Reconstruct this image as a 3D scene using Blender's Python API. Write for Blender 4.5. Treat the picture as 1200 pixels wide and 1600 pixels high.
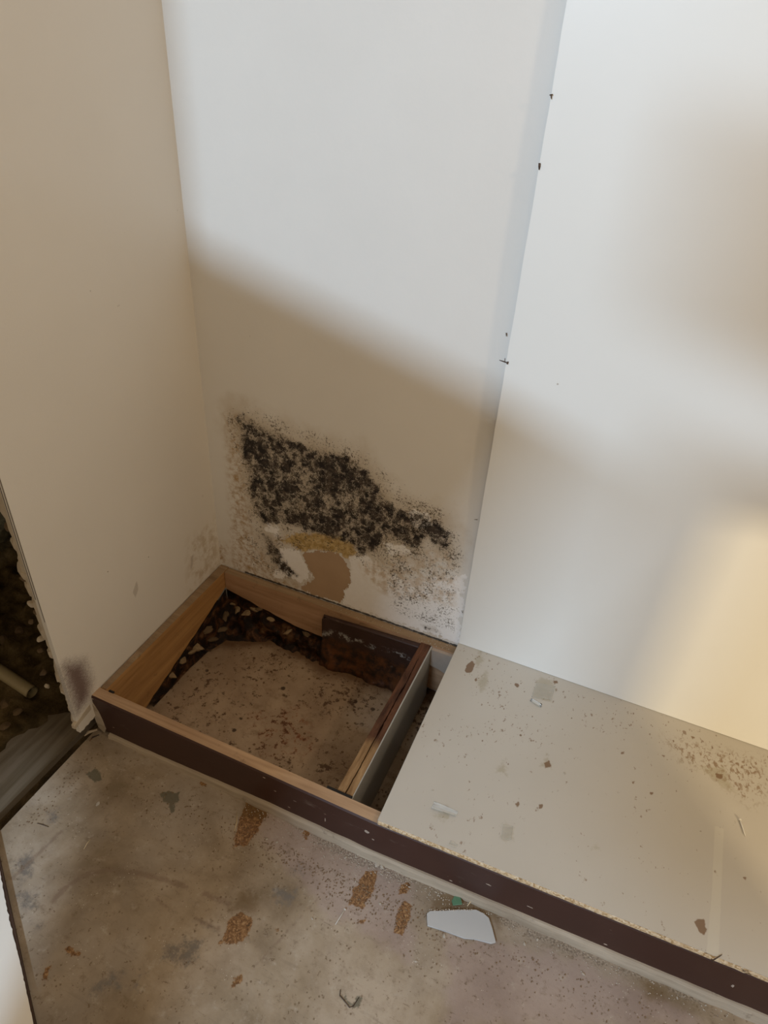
import bpy, bmesh, math, random
import numpy as np
from mathutils import Vector, Matrix, noise as mnoise

for o in list(bpy.data.objects): bpy.data.objects.remove(o)
S = bpy.context.scene
COL = S.collection
random.seed(7)

# ------------------------------------------------------------------ camera
CAM = (1.02771, -1.28847, 1.44121); ROT = (0.969451, -0.056264, 0.412239); F = 1044.73
cd = bpy.data.cameras.new('camera'); cam = bpy.data.objects.new('camera', cd); COL.objects.link(cam)
cam.location = CAM; cam.rotation_euler = ROT
cd.sensor_fit = 'VERTICAL'; cd.sensor_height = 36; cd.lens = 36*F/1600; cd.clip_start = .02
S.camera = cam
# ------------------------------------------------------------------ exposure, world, lights
S.view_settings.view_transform = 'Standard'; S.view_settings.look = 'None'
S.view_settings.gamma = 1; S.view_settings.use_curve_mapping = False
S.view_settings.exposure = 0.10
w = bpy.data.worlds.new('world'); S.world = w; w.use_nodes = True
w.node_tree.nodes['Background'].inputs[0].default_value = (1.0, .76, .50, 1)
w.node_tree.nodes['Background'].inputs[1].default_value = .48
LA = Vector((.16, -4.4, 2.7))
def area(name, loc, aim, sx, sy, power, col, spread=180):
    d = bpy.data.lights.new(name, 'AREA'); d.shape = 'RECTANGLE'; d.size = sx; d.size_y = sy
    d.energy = power; d.color = col; d.spread = math.radians(spread)
    o = bpy.data.objects.new(name, d); COL.objects.link(o); o.location = loc
    o.rotation_euler = (Vector(aim)-Vector(loc)).to_track_quat('-Z', 'Y').to_euler()
    return o
o = area('window_daylight', LA, (.7, 0, .8), .85, .22, 124, (.59, .78, 1.0))
o.rotation_euler = (o.rotation_euler.to_matrix() @ Matrix.Rotation(math.radians(-15.3), 3, 'Z')).to_euler()
area('side_lamp', (2.06, -.62, 1.9), (.5, -.1, .6), .12, .12, 4.2, (1.0, .76, .52))
LC = Vector((2.85, -2.05, .98))
area('warm_lamp', LC, (1.5, 0, .4), .07, .07, 33, (1.0, .80, .50))

# ------------------------------------------------------------------ pixel <-> plane
_R = np.array(Matrix.Rotation(ROT[2], 3, 'Z') @ Matrix.Rotation(ROT[1], 3, 'Y') @ Matrix.Rotation(ROT[0], 3, 'X'))
def pick(px, py, ax, val):
    d = _R @ np.array([(px-600)/F, -(py-800)/F, -1.0]); s = (val-CAM[ax])/d[ax]
    return np.array(CAM) + d*s
def poly(pts, ax, val, keep):
    return np.array([pick(x, y, ax, val)[list(keep)] for x, y in pts])
def sdf(U, V, polys):
    """positive inside, metres"""
    best = np.full(U.shape, -1e3)
    for P in polys:
        n = len(P); d2 = np.full(U.shape, 1e9); ins = np.zeros(U.shape, bool)
        for i in range(n):
            a = P[i]; b = P[(i+1) % n]; e = b-a; L = max(1e-12, e@e)
            t = np.clip(((U-a[0])*e[0]+(V-a[1])*e[1])/L, 0, 1)
            d2 = np.minimum(d2, (U-a[0]-t*e[0])**2+(V-a[1]-t*e[1])**2)
            c = ((a[1] > V) != (b[1] > V)) & (U < (b[0]-a[0])*(V-a[1])/(b[1]-a[1]+1e-15)+a[0])
            ins ^= c
        s = np.sqrt(d2); best = np.maximum(best, np.where(ins, s, -s))
    return best
def line_sdf(U, V, lines):
    best = np.full(U.shape, -1e3)
    for P, wd in lines:
        for a, b in zip(P[:-1], P[1:]):
            e = b-a; t = np.clip(((U-a[0])*e[0]+(V-a[1])*e[1])/(e@e), 0, 1)
            best = np.maximum(best, wd-np.sqrt((U-a[0]-t*e[0])**2+(V-a[1]-t*e[1])**2))
    return best

# ------------------------------------------------------------------ object helpers
def tag(o, label=None, cat=None, group=None, kind=None):
    if label: o['label'] = label
    if cat: o['category'] = cat
    if group: o['group'] = group
    if kind: o['kind'] = kind
    return o
def link(name, me, mats=(), parent=None):
    o = bpy.data.objects.new(name, me); COL.objects.link(o)
    for m in (mats if isinstance(mats, (list, tuple)) else [mats]): me.materials.append(m)
    if parent: o.parent = parent
    return o
def empty(name, loc=(0, 0, 0), rz=0):
    o = bpy.data.objects.new(name, None); COL.objects.link(o); o.location = loc; o.rotation_euler.z = rz
    o.empty_display_size = .02
    return o
def finish(bm, smooth=False):
    me = bpy.data.meshes.new('m'); bmesh.ops.recalc_face_normals(bm, faces=bm.faces)
    if smooth:
        for f in bm.faces: f.smooth = True
    bm.to_mesh(me); bm.free(); return me
def grid_mesh(us, vs, fn, thick, attrs=None, smooth=True):
    """dense face sheet with a solid back; attrs: name -> array (len(vs), len(us))"""
    U, V = np.meshgrid(us, vs); X, Y, Z = fn(U, V)
    n, m = U.shape
    P = np.stack([X.ravel(), Y.ravel(), Z.ravel()], 1)
    idx = np.arange(n*m).reshape(n, m)
    q = np.stack([idx[:-1, :-1], idx[:-1, 1:], idx[1:, 1:], idx[1:, :-1]], -1).reshape(-1, 4)
    ring = np.concatenate([idx[0, :-1], idx[:-1, -1], idx[-1, :0:-1], idx[:0:-1, 0]])
    B = P[ring]+np.array(thick); f0 = len(P); r = len(ring); k = f0+r
    P = np.concatenate([P, P[ring], B])
    faces = q.tolist()
    for i in range(r):
        j = (i+1) % r
        faces.append([f0+j, f0+i, k+i, k+j])
    faces.append([k+i for i in range(r)][::-1])
    me = bpy.data.meshes.new('m'); me.from_pydata(P.tolist(), [], faces)
    if smooth:
        sm = np.zeros(len(faces), bool); sm[:len(q)] = True
        me.polygons.foreach_set('use_smooth', sm)
    for nme, a in (attrs or {}).items():
        at = me.attributes.new(nme, 'FLOAT', 'POINT')
        at.data.foreach_set('value', np.concatenate([a.ravel(), a.ravel()[ring], a.ravel()[ring]]).astype(np.float32))
    me.update()
    return me
def add_box(bm, x0, x1, y0, y1, z0, z1, mat=0):
    vs = [bm.verts.new((x, y, z)) for x in (x0, x1) for y in (y0, y1) for z in (z0, z1)]
    for f in ((0, 1, 3, 2), (4, 6, 7, 5), (0, 4, 5, 1), (2, 3, 7, 6), (0, 2, 6, 4), (1, 5, 7, 3)):
        bm.faces.new([vs[i] for i in f]).material_index = mat
    return vs
def bevel(bm, w_, seg=2):
    bmesh.ops.bevel(bm, geom=list(bm.edges), offset=w_, segments=seg, affect='EDGES', clamp_overlap=True)
def add_prism(bm, pts, vec, mat=0):
    a = [bm.verts.new(p) for p in pts]; b = [bm.verts.new(Vector(p)+Vector(vec)) for p in pts]
    n = len(pts); fs = [bm.faces.new(a), bm.faces.new(b[::-1])]
    for i in range(n): fs.append(bm.faces.new((a[i], a[(i+1) % n], b[(i+1) % n], b[i])))
    for f in fs: f.material_index = mat
def add_tube(bm, pts, rad, seg=10, caps=True):
    pts = [Vector(p) for p in pts]; rings = []
    rad = rad if isinstance(rad, (list, tuple)) else [rad]*len(pts)
    for i, p in enumerate(pts):
        d = (pts[min(i+1, len(pts)-1)]-pts[max(i-1, 0)]).normalized()
        u = d.cross(Vector((.31, .22, .92))).normalized(); v = d.cross(u)
        rings.append([bm.verts.new(p+(u*math.cos(2*math.pi*k/seg)+v*math.sin(2*math.pi*k/seg))*rad[i]) for k in range(seg)])
    for a, b in zip(rings[:-1], rings[1:]):
        for k in range(seg): bm.faces.new((a[k], a[(k+1) % seg], b[(k+1) % seg], b[k]))
    if caps: bm.faces.new(rings[0][::-1]); bm.faces.new(rings[-1])
def rock_mesh(r, seed, sq=(1, 1, .7), sub=3, rough=.35, flat=0.):
    bm = bmesh.new(); bmesh.ops.create_icosphere(bm, subdivisions=sub, radius=1)
    off = Vector((seed*3.7, seed*1.3, seed*7.1))
    for v in bm.verts:
        p = v.co.copy(); n1 = mnoise.noise(p*1.1+off); n2 = mnoise.noise(p*3.1+off)
        # a few cutting planes give facets
        s = 1+n1*rough+n2*rough*.35
        v.co = p*s
        for k in range(5):
            rnd = random.Random(seed*17+k); nn = Vector((rnd.uniform(-1, 1), rnd.uniform(-1, 1), rnd.uniform(-1, 1))).normalized()
            dd = v.co.dot(nn)-.72
            if dd > 0: v.co -= nn*dd*.85
        v.co = Vector((v.co.x*sq[0], v.co.y*sq[1], v.co.z*sq[2]))*r
    return finish(bm)

# ------------------------------------------------------------------ material helpers
class NT:
    def __init__(s, name):
        s.m = bpy.data.materials.new(name); s.m.use_nodes = True; s.t = s.m.node_tree
        s.b = s.t.nodes['Principled BSDF']; s.co = s.t.nodes.new('ShaderNodeTexCoord').outputs['Object']
    def n(s, ty, **k):
        nd = s.t.nodes.new(ty)
        for a, v in k.items(): setattr(nd, a, v)
        return nd
    def put(s, sock, v):
        if isinstance(v, bpy.types.NodeSocket): s.t.links.new(v, sock)
        elif isinstance(v, tuple) and len(v) == 3 and sock.type == 'RGBA': sock.default_value = (*v, 1)
        else: sock.default_value = v
    def math(s, op, a, b=0., c=0., clamp=False):
        nd = s.n('ShaderNodeMath', operation=op, use_clamp=clamp)
        for i, v in enumerate((a, b, c)): s.put(nd.inputs[i], v)
        return nd.outputs[0]
    def attr(s, name): return s.n('ShaderNodeAttribute', attribute_name=name).outputs['Fac']
    def mapping(s, scale=(1, 1, 1), rot=(0, 0, 0), loc=(0, 0, 0)):
        nd = s.n('ShaderNodeMapping'); s.put(nd.inputs[0], s.co)
        nd.inputs['Scale'].default_value = scale; nd.inputs['Rotation'].default_value = rot; nd.inputs['Location'].default_value = loc
        return nd.outputs[0]
    def noise(s, scale, detail=4, rough=.55, co=None, dist=0.):
        nd = s.n('ShaderNodeTexNoise'); s.put(nd.inputs['Vector'], co or s.co)
        nd.inputs['Scale'].default_value = scale; nd.inputs['Detail'].default_value = detail
        nd.inputs['Roughness'].default_value = rough; nd.inputs['Distortion'].default_value = dist
        return nd.outputs['Fac']
    def voro(s, scale, feature='F1', co=None, out='Distance', rand=1.):
        nd = s.n('ShaderNodeTexVoronoi', feature=feature); s.put(nd.inputs['Vector'], co or s.co)
        nd.inputs['Scale'].default_value = scale; nd.inputs['Randomness'].default_value = rand
        return nd.outputs[out]
    def ss(s, v, a, b, lo=0., hi=1.):
        nd = s.n('ShaderNodeMapRange', interpolation_type='SMOOTHSTEP')
        for i, q in enumerate((v, a, b, lo, hi)): s.put(nd.inputs[i], q)
        return nd.outputs[0]
    def mix(s, f, a, b, mode='MIX'):
        nd = s.n('ShaderNodeMix', data_type='RGBA', blend_type=mode)
        s.put(nd.inputs[0], f); s.put(nd.inputs[6], a); s.put(nd.inputs[7], b); return nd.outputs[2]
    def ramp(s, f, *st):
        nd = s.n('ShaderNodeValToRGB'); s.put(nd.inputs[0], f); e = nd.color_ramp.elements
        e[0].position, e[0].color = st[0][0], (*st[0][1], 1); e[1].position, e[1].color = st[-1][0], (*st[-1][1], 1)
        for p, c in st[1:-1]: q = e.new(p); q.color = (*c, 1)
        return nd.outputs[0]
    def bump(s, h, strength=.3, dist=.002, nrm=None):
        nd = s.n('ShaderNodeBump'); s.put(nd.inputs['Height'], h); nd.inputs['Strength'].default_value = strength
        nd.inputs['Distance'].default_value = dist
        if nrm: s.put(nd.inputs['Normal'], nrm)
        return nd.outputs[0]
    def done(s, col=None, rough=.6, nrm=None, metal=0., spec=.5, **k):
        if col is not None: s.put(s.b.inputs['Base Color'], col)
        s.put(s.b.inputs['Roughness'], rough); s.put(s.b.inputs['Metallic'], metal); s.put(s.b.inputs['Specular IOR Level'], spec)
        if nrm: s.put(s.b.inputs['Normal'], nrm)
        for a, v in k.items(): s.put(s.b.inputs[a.replace('_', ' ')], v)
        return s.m
    def edge(s, att, amp, sc, soft=.0008, shift=0.):
        """ragged thresholded mask of an inside-distance attribute"""
        nz = s.math('MULTIPLY', s.math('SUBTRACT', s.math('ADD', s.math('MULTIPLY', s.noise(sc, 6, .7), .6), s.math('MULTIPLY', s.noise(sc*.35, 3, .6), .4)), .5), amp*6)
        v = s.math('ADD', s.math('ADD', s.attr(att), shift), nz)
        return s.ss(v, -soft, soft)

def simple(name, col, rough=.6, var=.12, sc=30, bump=.1, metal=0., spec=.5):
    t = NT(name); n = t.noise(sc, 5)
    c = t.mix(n, tuple(x*(1-var) for x in col), tuple(min(1, x*(1+var)) for x in col))
    return t.done(c, rough, t.bump(t.noise(sc*6, 4), bump, .001), metal, spec)

def wood(name, dark, light, axis='x', rough=.62, sc=1.):
    t = NT(name); k = {'x': (2.5, 40, 40), 'y': (40, 2.5, 40), 'z': (40, 40, 2.5)}[axis]
    k = tuple(a*sc for a in k)
    g = t.noise(1., 6, .6, t.mapping(k), .6); big = t.noise(6, 3)
    c = t.ramp(t.math('ADD', t.math('MULTIPLY', g, .75), t.math('MULTIPLY', big, .25)), (.36, dark), (.62, light))
    stain = t.ss(t.noise(28, 5, .7), .60, .72)
    c = t.mix(t.math('MULTIPLY', stain, .45), c, tuple(x*.3 for x in dark))
    return t.done(c, rough, t.bump(g, .25, .0008))

# ---- wall paint (back wall, with mould)
def mat_wall_back():
    t = NT('mouldy_wall_paint')
    base = t.mix(t.noise(5, 3), (.74, .715, .665), (.80, .775, .725))
    # small fly specks
    sp = t.voro(26); spn = t.ss(sp, .035, .02)
    base = t.mix(t.math('MULTIPLY', spn, t.ss(t.noise(3, 2), .52, .6)), base, (.2, .16, .11))
    # brown damp bloom round the mould
    halo = t.math('MULTIPLY', t.ss(t.math('ADD', t.attr('mold'), t.math('MULTIPLY', t.math('SUBTRACT', t.noise(18, 5, .6), .5), .12)), -.075, .02), .62)
    base = t.mix(halo, base, (.50, .41, .29))
    base = t.mix(t.math('MULTIPLY', t.ss(t.attr('damp'), -.03, .02), t.ss(t.noise(55, 6, .7), .4, .66)), base, (.42, .28, .14))
    # flaking white
    wh = t.edge('white', .015, 60, .0015)
    base = t.mix(wh, base, t.mix(t.noise(90, 4), (.86, .84, .81), (.97, .96, .95)))
    tn = t.math('MULTIPLY', t.ss(t.attr('tan'), -.012, .02), t.ss(t.noise(42, 6, .7), .40, .62))
    base = t.mix(t.math('MULTIPLY', tn, .75), base, (.56, .43, .29))
    ye = t.edge('yellow', .012, 70, .005)
    base = t.mix(ye, base, t.ramp(t.noise(70, 5), (.4, (.42, .28, .10)), (.6, (.62, .46, .22))))
    # light speckled mould
    fine = t.noise(420, 3, .6); clump = t.noise(48, 6, .62, dist=.4)
    m2 = t.ss(t.attr('mold2'), -.012, .03)
    v2 = t.math('ADD', t.math('MULTIPLY', m2, .20), t.math('ADD', t.math('MULTIPLY', t.math('SUBTRACT', t.noise(20, 4, .6), .5), 1.2), t.math('ADD', t.math('MULTIPLY', t.math('SUBTRACT', t.noise(160, 3, .6), .5), 1.3), t.math('MULTIPLY', t.math('SUBTRACT', fine, .5), 1.3))))
    k2 = t.math('MULTIPLY', t.ss(v2, .24, .50), t.ss(m2, 0, .2))
    base = t.mix(k2, base, (.10, .075, .045))
    # heavy mould: dense black colonies with pale gaps
    m1 = t.ss(t.attr('mold'), -.014, .018)
    cells = t.voro(55, 'F1', co=t.mapping((1, 1, 1), loc=(.3, 0, .1))); big = t.noise(15, 4, .6, dist=.5); mid = t.noise(80, 5, .7); f3 = t.noise(650, 2, .5)
    def cz(n, k): return t.math('MULTIPLY', t.math('SUBTRACT', n, .5), k)
    v1 = t.math('MULTIPLY', m1, .74)
    for nn, kk in ((big, 1.2), (t.noise(34, 4, .6, dist=.8), 1.25), (t.noise(130, 4, .7), 1.5), (fine, 1.3), (f3, .7)): v1 = t.math('ADD', v1, cz(nn, kk))
    v1 = t.math('SUBTRACT', v1, t.math('MULTIPLY', t.math('SUBTRACT', t.ss(cells, .2, .8), .4), .25))
    k1 = t.math('MULTIPLY', t.ss(v1, .36, .78), t.ss(m1, 0, .10))
    base = t.mix(t.math('MULTIPLY', t.ss(m1, .2, .9), .35), base, (.40, .32, .22))
    blk = t.mix(t.ss(t.noise(45, 5, .6), .42, .66), (.014, .011, .010), (.085, .065, .050))
    base = t.mix(k1, base, blk)
    # bare plaster
    ba = t.edge('bare', .011, 70, .0006)
    base = t.mix(ba, base, t.mix(t.noise(14, 4), (.40, .27, .165), (.50, .35, .22)))
    gm = t.ss(t.math('ADD', t.attr('gap_shade'), t.math('MULTIPLY', t.math('SUBTRACT', t.noise(60, 5, .7), .5), .012)), -.001, .001)
    base = t.mix(t.math('MULTIPLY', gm, .9), base, (.025, .016, .010))  # dark line painted for the shade in the gap behind the rear rail
    h = t.math('SUBTRACT', t.math('ADD', t.math('MULTIPLY', wh, .3), t.math('MULTIPLY', k1, .35)), t.math('MULTIPLY', ba, 1.4))
    h = t.math('ADD', h, t.math('MULTIPLY', t.noise(110, 5), .25))
    return t.done(base, .55, t.bump(h, .55, .0022), spec=.3)
def mat_wall_left():
    t = NT('cream_plasterboard_paint')
    base = t.mix(t.noise(4, 3), (.70, .655, .58), (.76, .715, .64))
    sp = t.ss(t.voro(14), .03, .018)
    base = t.mix(t.math('MULTIPLY', sp, t.ss(t.noise(4, 2), .5, .6)), base, (.25, .2, .14))
    rp = t.noise(1, 4, .6, t.mapping((160, 160, 420)))
    sm = t.ss(t.math('ADD', t.attr('smudge'), t.math('MULTIPLY', t.math('SUBTRACT', rp, .5), .05)), -.03, .022)
    base = t.mix(t.math('MULTIPLY', sm, .9), base, (.12, .065, .055))
    mk = t.edge('marks', .0015, 120, .002)
    base = t.mix(t.math('MULTIPLY', mk, .35), base, (.22, .16, .10))
    dp = t.math('MULTIPLY', t.ss(t.attr('damp'), -.05, .02), t.ss(t.noise(26, 5, .65), .42, .62))
    base = t.mix(t.math('MULTIPLY', dp, .6), base, (.45, .34, .2))
    gm = t.ss(t.math('ADD', t.attr('gap_shade'), t.math('MULTIPLY', t.math('SUBTRACT', t.noise(60, 5, .7), .5), .004)), -.0005, .0008)
    base = t.mix(t.math('MULTIPLY', gm, .85), base, (.04, .025, .015))  # shade of the gap beside the side rail, painted as a dark line
    hz = t.math('MULTIPLY', t.ss(t.attr('smudge'), -.09, .02), rp)
    h = t.math('ADD', hz, t.math('MULTIPLY', t.noise(300, 2), .12))
    return t.done(base, .6, t.bump(h, .6, .0015), spec=.25)
def mat_floor():
    t = NT('stained_concrete_screed')
    n1 = t.noise(4.5, 6, .62, dist=.3); n2 = t.noise(24, 6, .68)
    base = t.ramp(n1, (.36, (.21, .155, .095)), (.5, (.345, .27, .185)), (.64, (.45, .37, .28)))
    base = t.mix(t.math('MULTIPLY', t.ss(n2, .45, .7), .4), base, (.26, .20, .14))
    base = t.mix(t.ss(t.noise(3.1, 4, .5, t.mapping(loc=(4, 2, 1))), .47, .66, 0., .45), base, (.34, .30, .26))
    st = t.noise(1, 5, .6, t.mapping((10, 90, 10), (0, 0, .5)))
    base = t.mix(t.math('MULTIPLY', t.ss(st, .58, .72), .22), base, (.16, .12, .08))
    pk = t.ss(t.math('ADD', t.attr('pink'), t.math('MULTIPLY', t.math('SUBTRACT', t.noise(25, 5), .5), .06)), -.02, .015)
    base = t.mix(t.math('MULTIPLY', pk, .5), base, (.38, .29, .27))
    gy = t.ss(t.math('ADD', t.attr('grey'), t.math('MULTIPLY', t.math('SUBTRACT', t.noise(50, 6, .75), .5), .075)), -.006, .014)
    gy = t.math('MULTIPLY', gy, t.ss(t.noise(30, 6, .75), .34, .56))
    base = t.mix(t.math('MULTIPLY', gy, .8), base, (.155, .14, .125))
    sm = t.ss(t.math('ADD', t.attr('smear'), t.math('MULTIPLY', t.math('SUBTRACT', t.noise(60, 5, .7), .5), .020)), -.003, .004)
    base = t.mix(t.math('MULTIPLY', sm, .55), base, (.20, .135, .095))
    gr = t.edge('green', .0055, 90, .002)
    base = t.mix(t.math('MULTIPLY', gr, .75), base, (.085, .085, .055))
    # scattered small specks
    sv = t.voro(75, co=None); dk = t.math('ADD', t.math('MULTIPLY', t.ss(sv, .20, .10), t.ss(t.noise(16, 3), .52, .60)), t.math('MULTIPLY', t.ss(t.noise(85, 4, .7), .60, .67), .9), clamp=True)
    base = t.mix(t.math('MULTIPLY', dk, .75), base, (.13, .08, .04))
    sv2 = t.voro(150, co=None); mid = t.ss(t.noise(38, 6, .75), .54, .70)
    base = t.mix(t.math('MULTIPLY', mid, .55), base, (.165, .115, .07))
    lt = t.ss(t.noise(30, 6, .75, t.mapping(loc=(5, 5, 5))), .55, .72)
    base = t.mix(t.math('MULTIPLY', lt, .5), base, (.50, .44, .36))
    s3 = t.ss(t.noise(1, 5, .7, t.mapping((28, 150, 20), (0, 0, .95))), .62, .70)
    base = t.mix(t.math('MULTIPLY', s3, .55), base, (.13, .09, .055))
    wt = t.math('MULTIPLY', t.ss(sv2, .15, .08), t.ss(t.noise(11, 3, .5, t.mapping(loc=(7, 3, 0))), .56, .62))
    base = t.mix(t.math('MULTIPLY', wt, .8), base, (.70, .64, .54))
    db = t.ss(t.math('ADD', t.attr('dirt'), t.math('MULTIPLY', t.math('SUBTRACT', t.noise(28, 6, .75), .5), .085)), -.004, .012)
    base = t.mix(t.math('MULTIPLY', db, .65), base, t.ramp(t.noise(260, 4, .7), (.42, (.09, .065, .045)), (.6, (.42, .36, .29))))
    ru = t.edge('rust', .006, 75, .0016)
    rc = t.ramp(t.noise(170, 5, .7, dist=1.), (.36, (.075, .032, .009)), (.5, (.21, .095, .028)), (.66, (.45, .27, .12)))
    base = t.mix(t.math('MULTIPLY', ru, .92), base, rc)
    wt2 = t.edge('wet', .008, 60, .010)
    base = t.mix(t.math('MULTIPLY', wt2, .6), base, (.13, .075, .025))
    h = t.math('ADD', t.math('MULTIPLY', n2, .6), t.math('ADD', t.math('MULTIPLY', t.noise(160, 4), .5), t.math('MULTIPLY', ru, t.noise(200, 3))))
    ro = t.math('SUBTRACT', .62, t.math('MULTIPLY', ru, .2))
    return t.done(base, ro, t.bump(h, .4, .0018), spec=.35)
def mat_slab():
    t = NT('speckled_damp_slab')
    base = t.ramp(t.noise(7, 6, .6), (.35, (.30, .21, .135)), (.62, (.43, .32, .215)))
    base = t.mix(t.math('MULTIPLY', t.ss(t.noise(24, 6, .75), .50, .68), .5), base, (.17, .105, .055))
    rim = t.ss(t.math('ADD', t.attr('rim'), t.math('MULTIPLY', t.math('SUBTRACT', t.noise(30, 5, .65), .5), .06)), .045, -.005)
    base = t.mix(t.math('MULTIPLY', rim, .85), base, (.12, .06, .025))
    a = t.math('MULTIPLY', t.ss(t.voro(46), .22, .12), t.ss(t.noise(13, 3), .48, .58))
    b = t.math('MULTIPLY', t.ss(t.math('ADD', t.voro(22), t.math('MULTIPLY', t.noise(90, 4), .15)), .24, .17), t.ss(t.noise(7, 3, .5, t.mapping(loc=(3, 1, 0))), .50, .58))
    base = t.mix(t.math('MULTIPLY', a, .8), base, (.11, .055, .022)); base = t.mix(t.math('MULTIPLY', b, .9), base, (.05, .03, .018))
    red = t.math('MULTIPLY', t.ss(t.attr('red'), -.04, .02), t.ss(t.noise(60, 5, .7), .5, .62))
    base = t.mix(t.math('MULTIPLY', red, .8), base, (.25, .07, .025))
    sp = t.ss(t.math('ADD', t.noise(60, 5, .75), t.math('MULTIPLY', t.noise(9, 3), .35)), .735, .81)
    base = t.mix(t.math('MULTIPLY', sp, .85), base, (.075, .038, .018))
    return t.done(base, .7, t.bump(t.noise(60, 6, .65), .5, .003), spec=.25)
def mat_board():
    t = NT('dirty_beige_laminate')
    base = t.mix(t.noise(3.5, 4, .5), (.47, .435, .375), (.56, .525, .465))
    dn = t.attr('dens')
    a = t.math('MULTIPLY', t.ss(t.math('ADD', t.voro(105, co=t.mapping((1, .55, 1))), t.math('MULTIPLY', t.noise(42, 4, .7), .9)), .60, .50), t.ss(t.math('ADD', t.noise(20, 4), t.math('MULTIPLY', dn, .35)), .60, .70))
    a = t.math('MULTIPLY', a, t.ss(t.noise(55, 4, .7), .38, .52))
    base = t.mix(t.math('MULTIPLY', a, .85), base, (.18, .11, .06))
    b = t.ss(t.math('ADD', t.math('ADD', t.noise(1, 5, .7, t.mapping((95, 60, 60))), t.math('MULTIPLY', t.noise(12, 3), .3)), t.math('MULTIPLY', dn, .045)), .80, .85)
    base = t.mix(t.math('MULTIPLY', b, .75), base, (.21, .13, .075))
    c = t.math('MULTIPLY', t.ss(t.attr('streak'), -.02, .03), t.ss(t.noise(1, 6, .7, t.mapping((110, 70, 60), (0, 0, .5)), .5), .49, .60))
    base = t.mix(t.math('MULTIPLY', c, .8), base, (.22, .13, .06))
    tp = t.edge('strip', .0006, 60, .0008)
    base = t.mix(t.math('MULTIPLY', tp, .45), base, (.62, .59, .50))
    gm = t.ss(t.math('ADD', t.attr('gum'), t.math('MULTIPLY', t.math('SUBTRACT', t.noise(70, 6, .75), .5), .045)), -.005, .009)
    base = t.mix(t.math('MULTIPLY', gm, .5), base, (.33, .28, .18))
    br = t.edge('brown', .0018, 150, .0012)
    base = t.mix(t.math('MULTIPLY', br, .85), base, (.17, .085, .032))
    return t.done(base, t.math('ADD', .42, t.math('MULTIPLY', t.noise(9, 4), .15)), t.bump(t.math('ADD', t.noise(25, 3), tp), .06, .001), spec=.4)
def mat_panel():
    t = NT('white_satin_board')
    base = t.mix(t.noise(3, 4), (.80, .80, .76), (.85, .85, .82))
    sp = t.math('MULTIPLY', t.ss(t.voro(12), .028, .018), t.ss(t.noise(3, 2), .48, .56))
    base = t.mix(t.math('MULTIPLY', sp, .6), base, (.35, .28, .2))
    return t.done(base, .38, t.bump(t.noise(9, 3), .10, .003), spec=.35)
def mat_paint():
    t = NT('chipped_dark_brown_paint')
    n = t.noise(9, 5)
    base = t.mix(n, (.038, .014, .010), (.062, .025, .018))
    dust = t.ss(t.noise(1, 6, .7, t.mapping((14, 30, 30))), .60, .78)
    base = t.mix(t.math('MULTIPLY', dust, .30), base, (.30, .23, .19))
    chip = t.math('MULTIPLY', t.ss(t.voro(38, co=t.mapping((.6, 1, 1.3))), .11, .06), t.ss(t.noise(6, 3), .54, .6))
    base = t.mix(chip, base, (.5, .40, .32))
    return t.done(base, .45, t.bump(t.noise(50, 4), .15, .001), spec=.45)
def mat_rot():
    t = NT('wet_rotten_wood')
    n = t.noise(26, 6, .68, dist=.6)
    base = t.ramp(n, (.32, (.006, .004, .003)), (.5, (.030, .014, .007)), (.58, (.14, .055, .018)), (.70, (.32, .18, .085)))
    return t.done(base, .5, t.bump(t.noise(70, 6, .7), .9, .006), spec=.5)
def mat_offcut():
    t = NT('dark_stained_offcut')
    base = t.mix(t.noise(12, 5), (.028, .013, .011), (.06, .030, .024))
    z = t.n('ShaderNodeSeparateXYZ'); t.put(z.inputs[0], t.co)
    lo = t.ss(t.math('ADD', z.outputs['Z'], t.math('MULTIPLY', t.math('SUBTRACT', t.noise(14, 5), .5), .06)), .045, .02)
    base = t.mix(t.math('MULTIPLY', lo, .85), base, t.ramp(t.noise(30, 6, .7), (.42, (.006, .004, .003)), (.62, (.13, .045, .012))))
    v = t.math('ADD', z.outputs['Z'], t.math('MULTIPLY', t.math('SUBTRACT', t.noise(9, 4), .5), .10))
    band = t.math('MULTIPLY', t.ss(v, .042, .052), t.ss(v, .068, .056))
    band = t.math('MULTIPLY', band, t.ss(t.noise(60, 5, .7), .50, .60))
    base = t.mix(band, base, (.36, .36, .35))
    pale = t.ss(t.noise(38, 5, .7, t.mapping(loc=(2, 8, 3))), .64, .72)
    base = t.mix(t.math('MULTIPLY', pale, .35), base, (.25, .2, .16))
    return t.done(base, .4, t.bump(t.noise(40, 6, .6), .5, .003), spec=.5)
def mat_chip():
    t = NT('raw_chipboard_edge')
    c = t.ramp(t.voro(260, out='Color'), (.2, (.48, .31, .15)), (.5, (.70, .52, .31)), (.9, (.84, .70, .50)))
    c = t.mix(t.ss(t.noise(40, 4), .6, .7), c, (.12, .07, .04))
    return t.done(c, .8, t.bump(t.noise(220, 4), .6, .002), spec=.2)
def mat_slat():
    t = NT('split_brown_chipboard')
    y = t.n('ShaderNodeSeparateXYZ'); t.put(y.inputs[0], t.co)
    fr = t.ss(t.math('ADD', y.outputs['Y'], t.math('MULTIPLY', t.math('SUBTRACT', t.noise(30, 4), .5), .05)), -.36, -.40)
    n = t.noise(1, 6, .65, t.mapping((60, 8, 60)), .5)
    c = t.mix(fr, t.ramp(n, (.35, (.045, .018, .009)), (.65, (.15, .062, .030))), t.ramp(n, (.35, (.20, .11, .045)), (.65, (.40, .25, .12))))
    return t.done(c, .7, t.bump(t.noise(1, 5, .7, t.mapping((120, 25, 120))), .8, .004), spec=.3)
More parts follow.
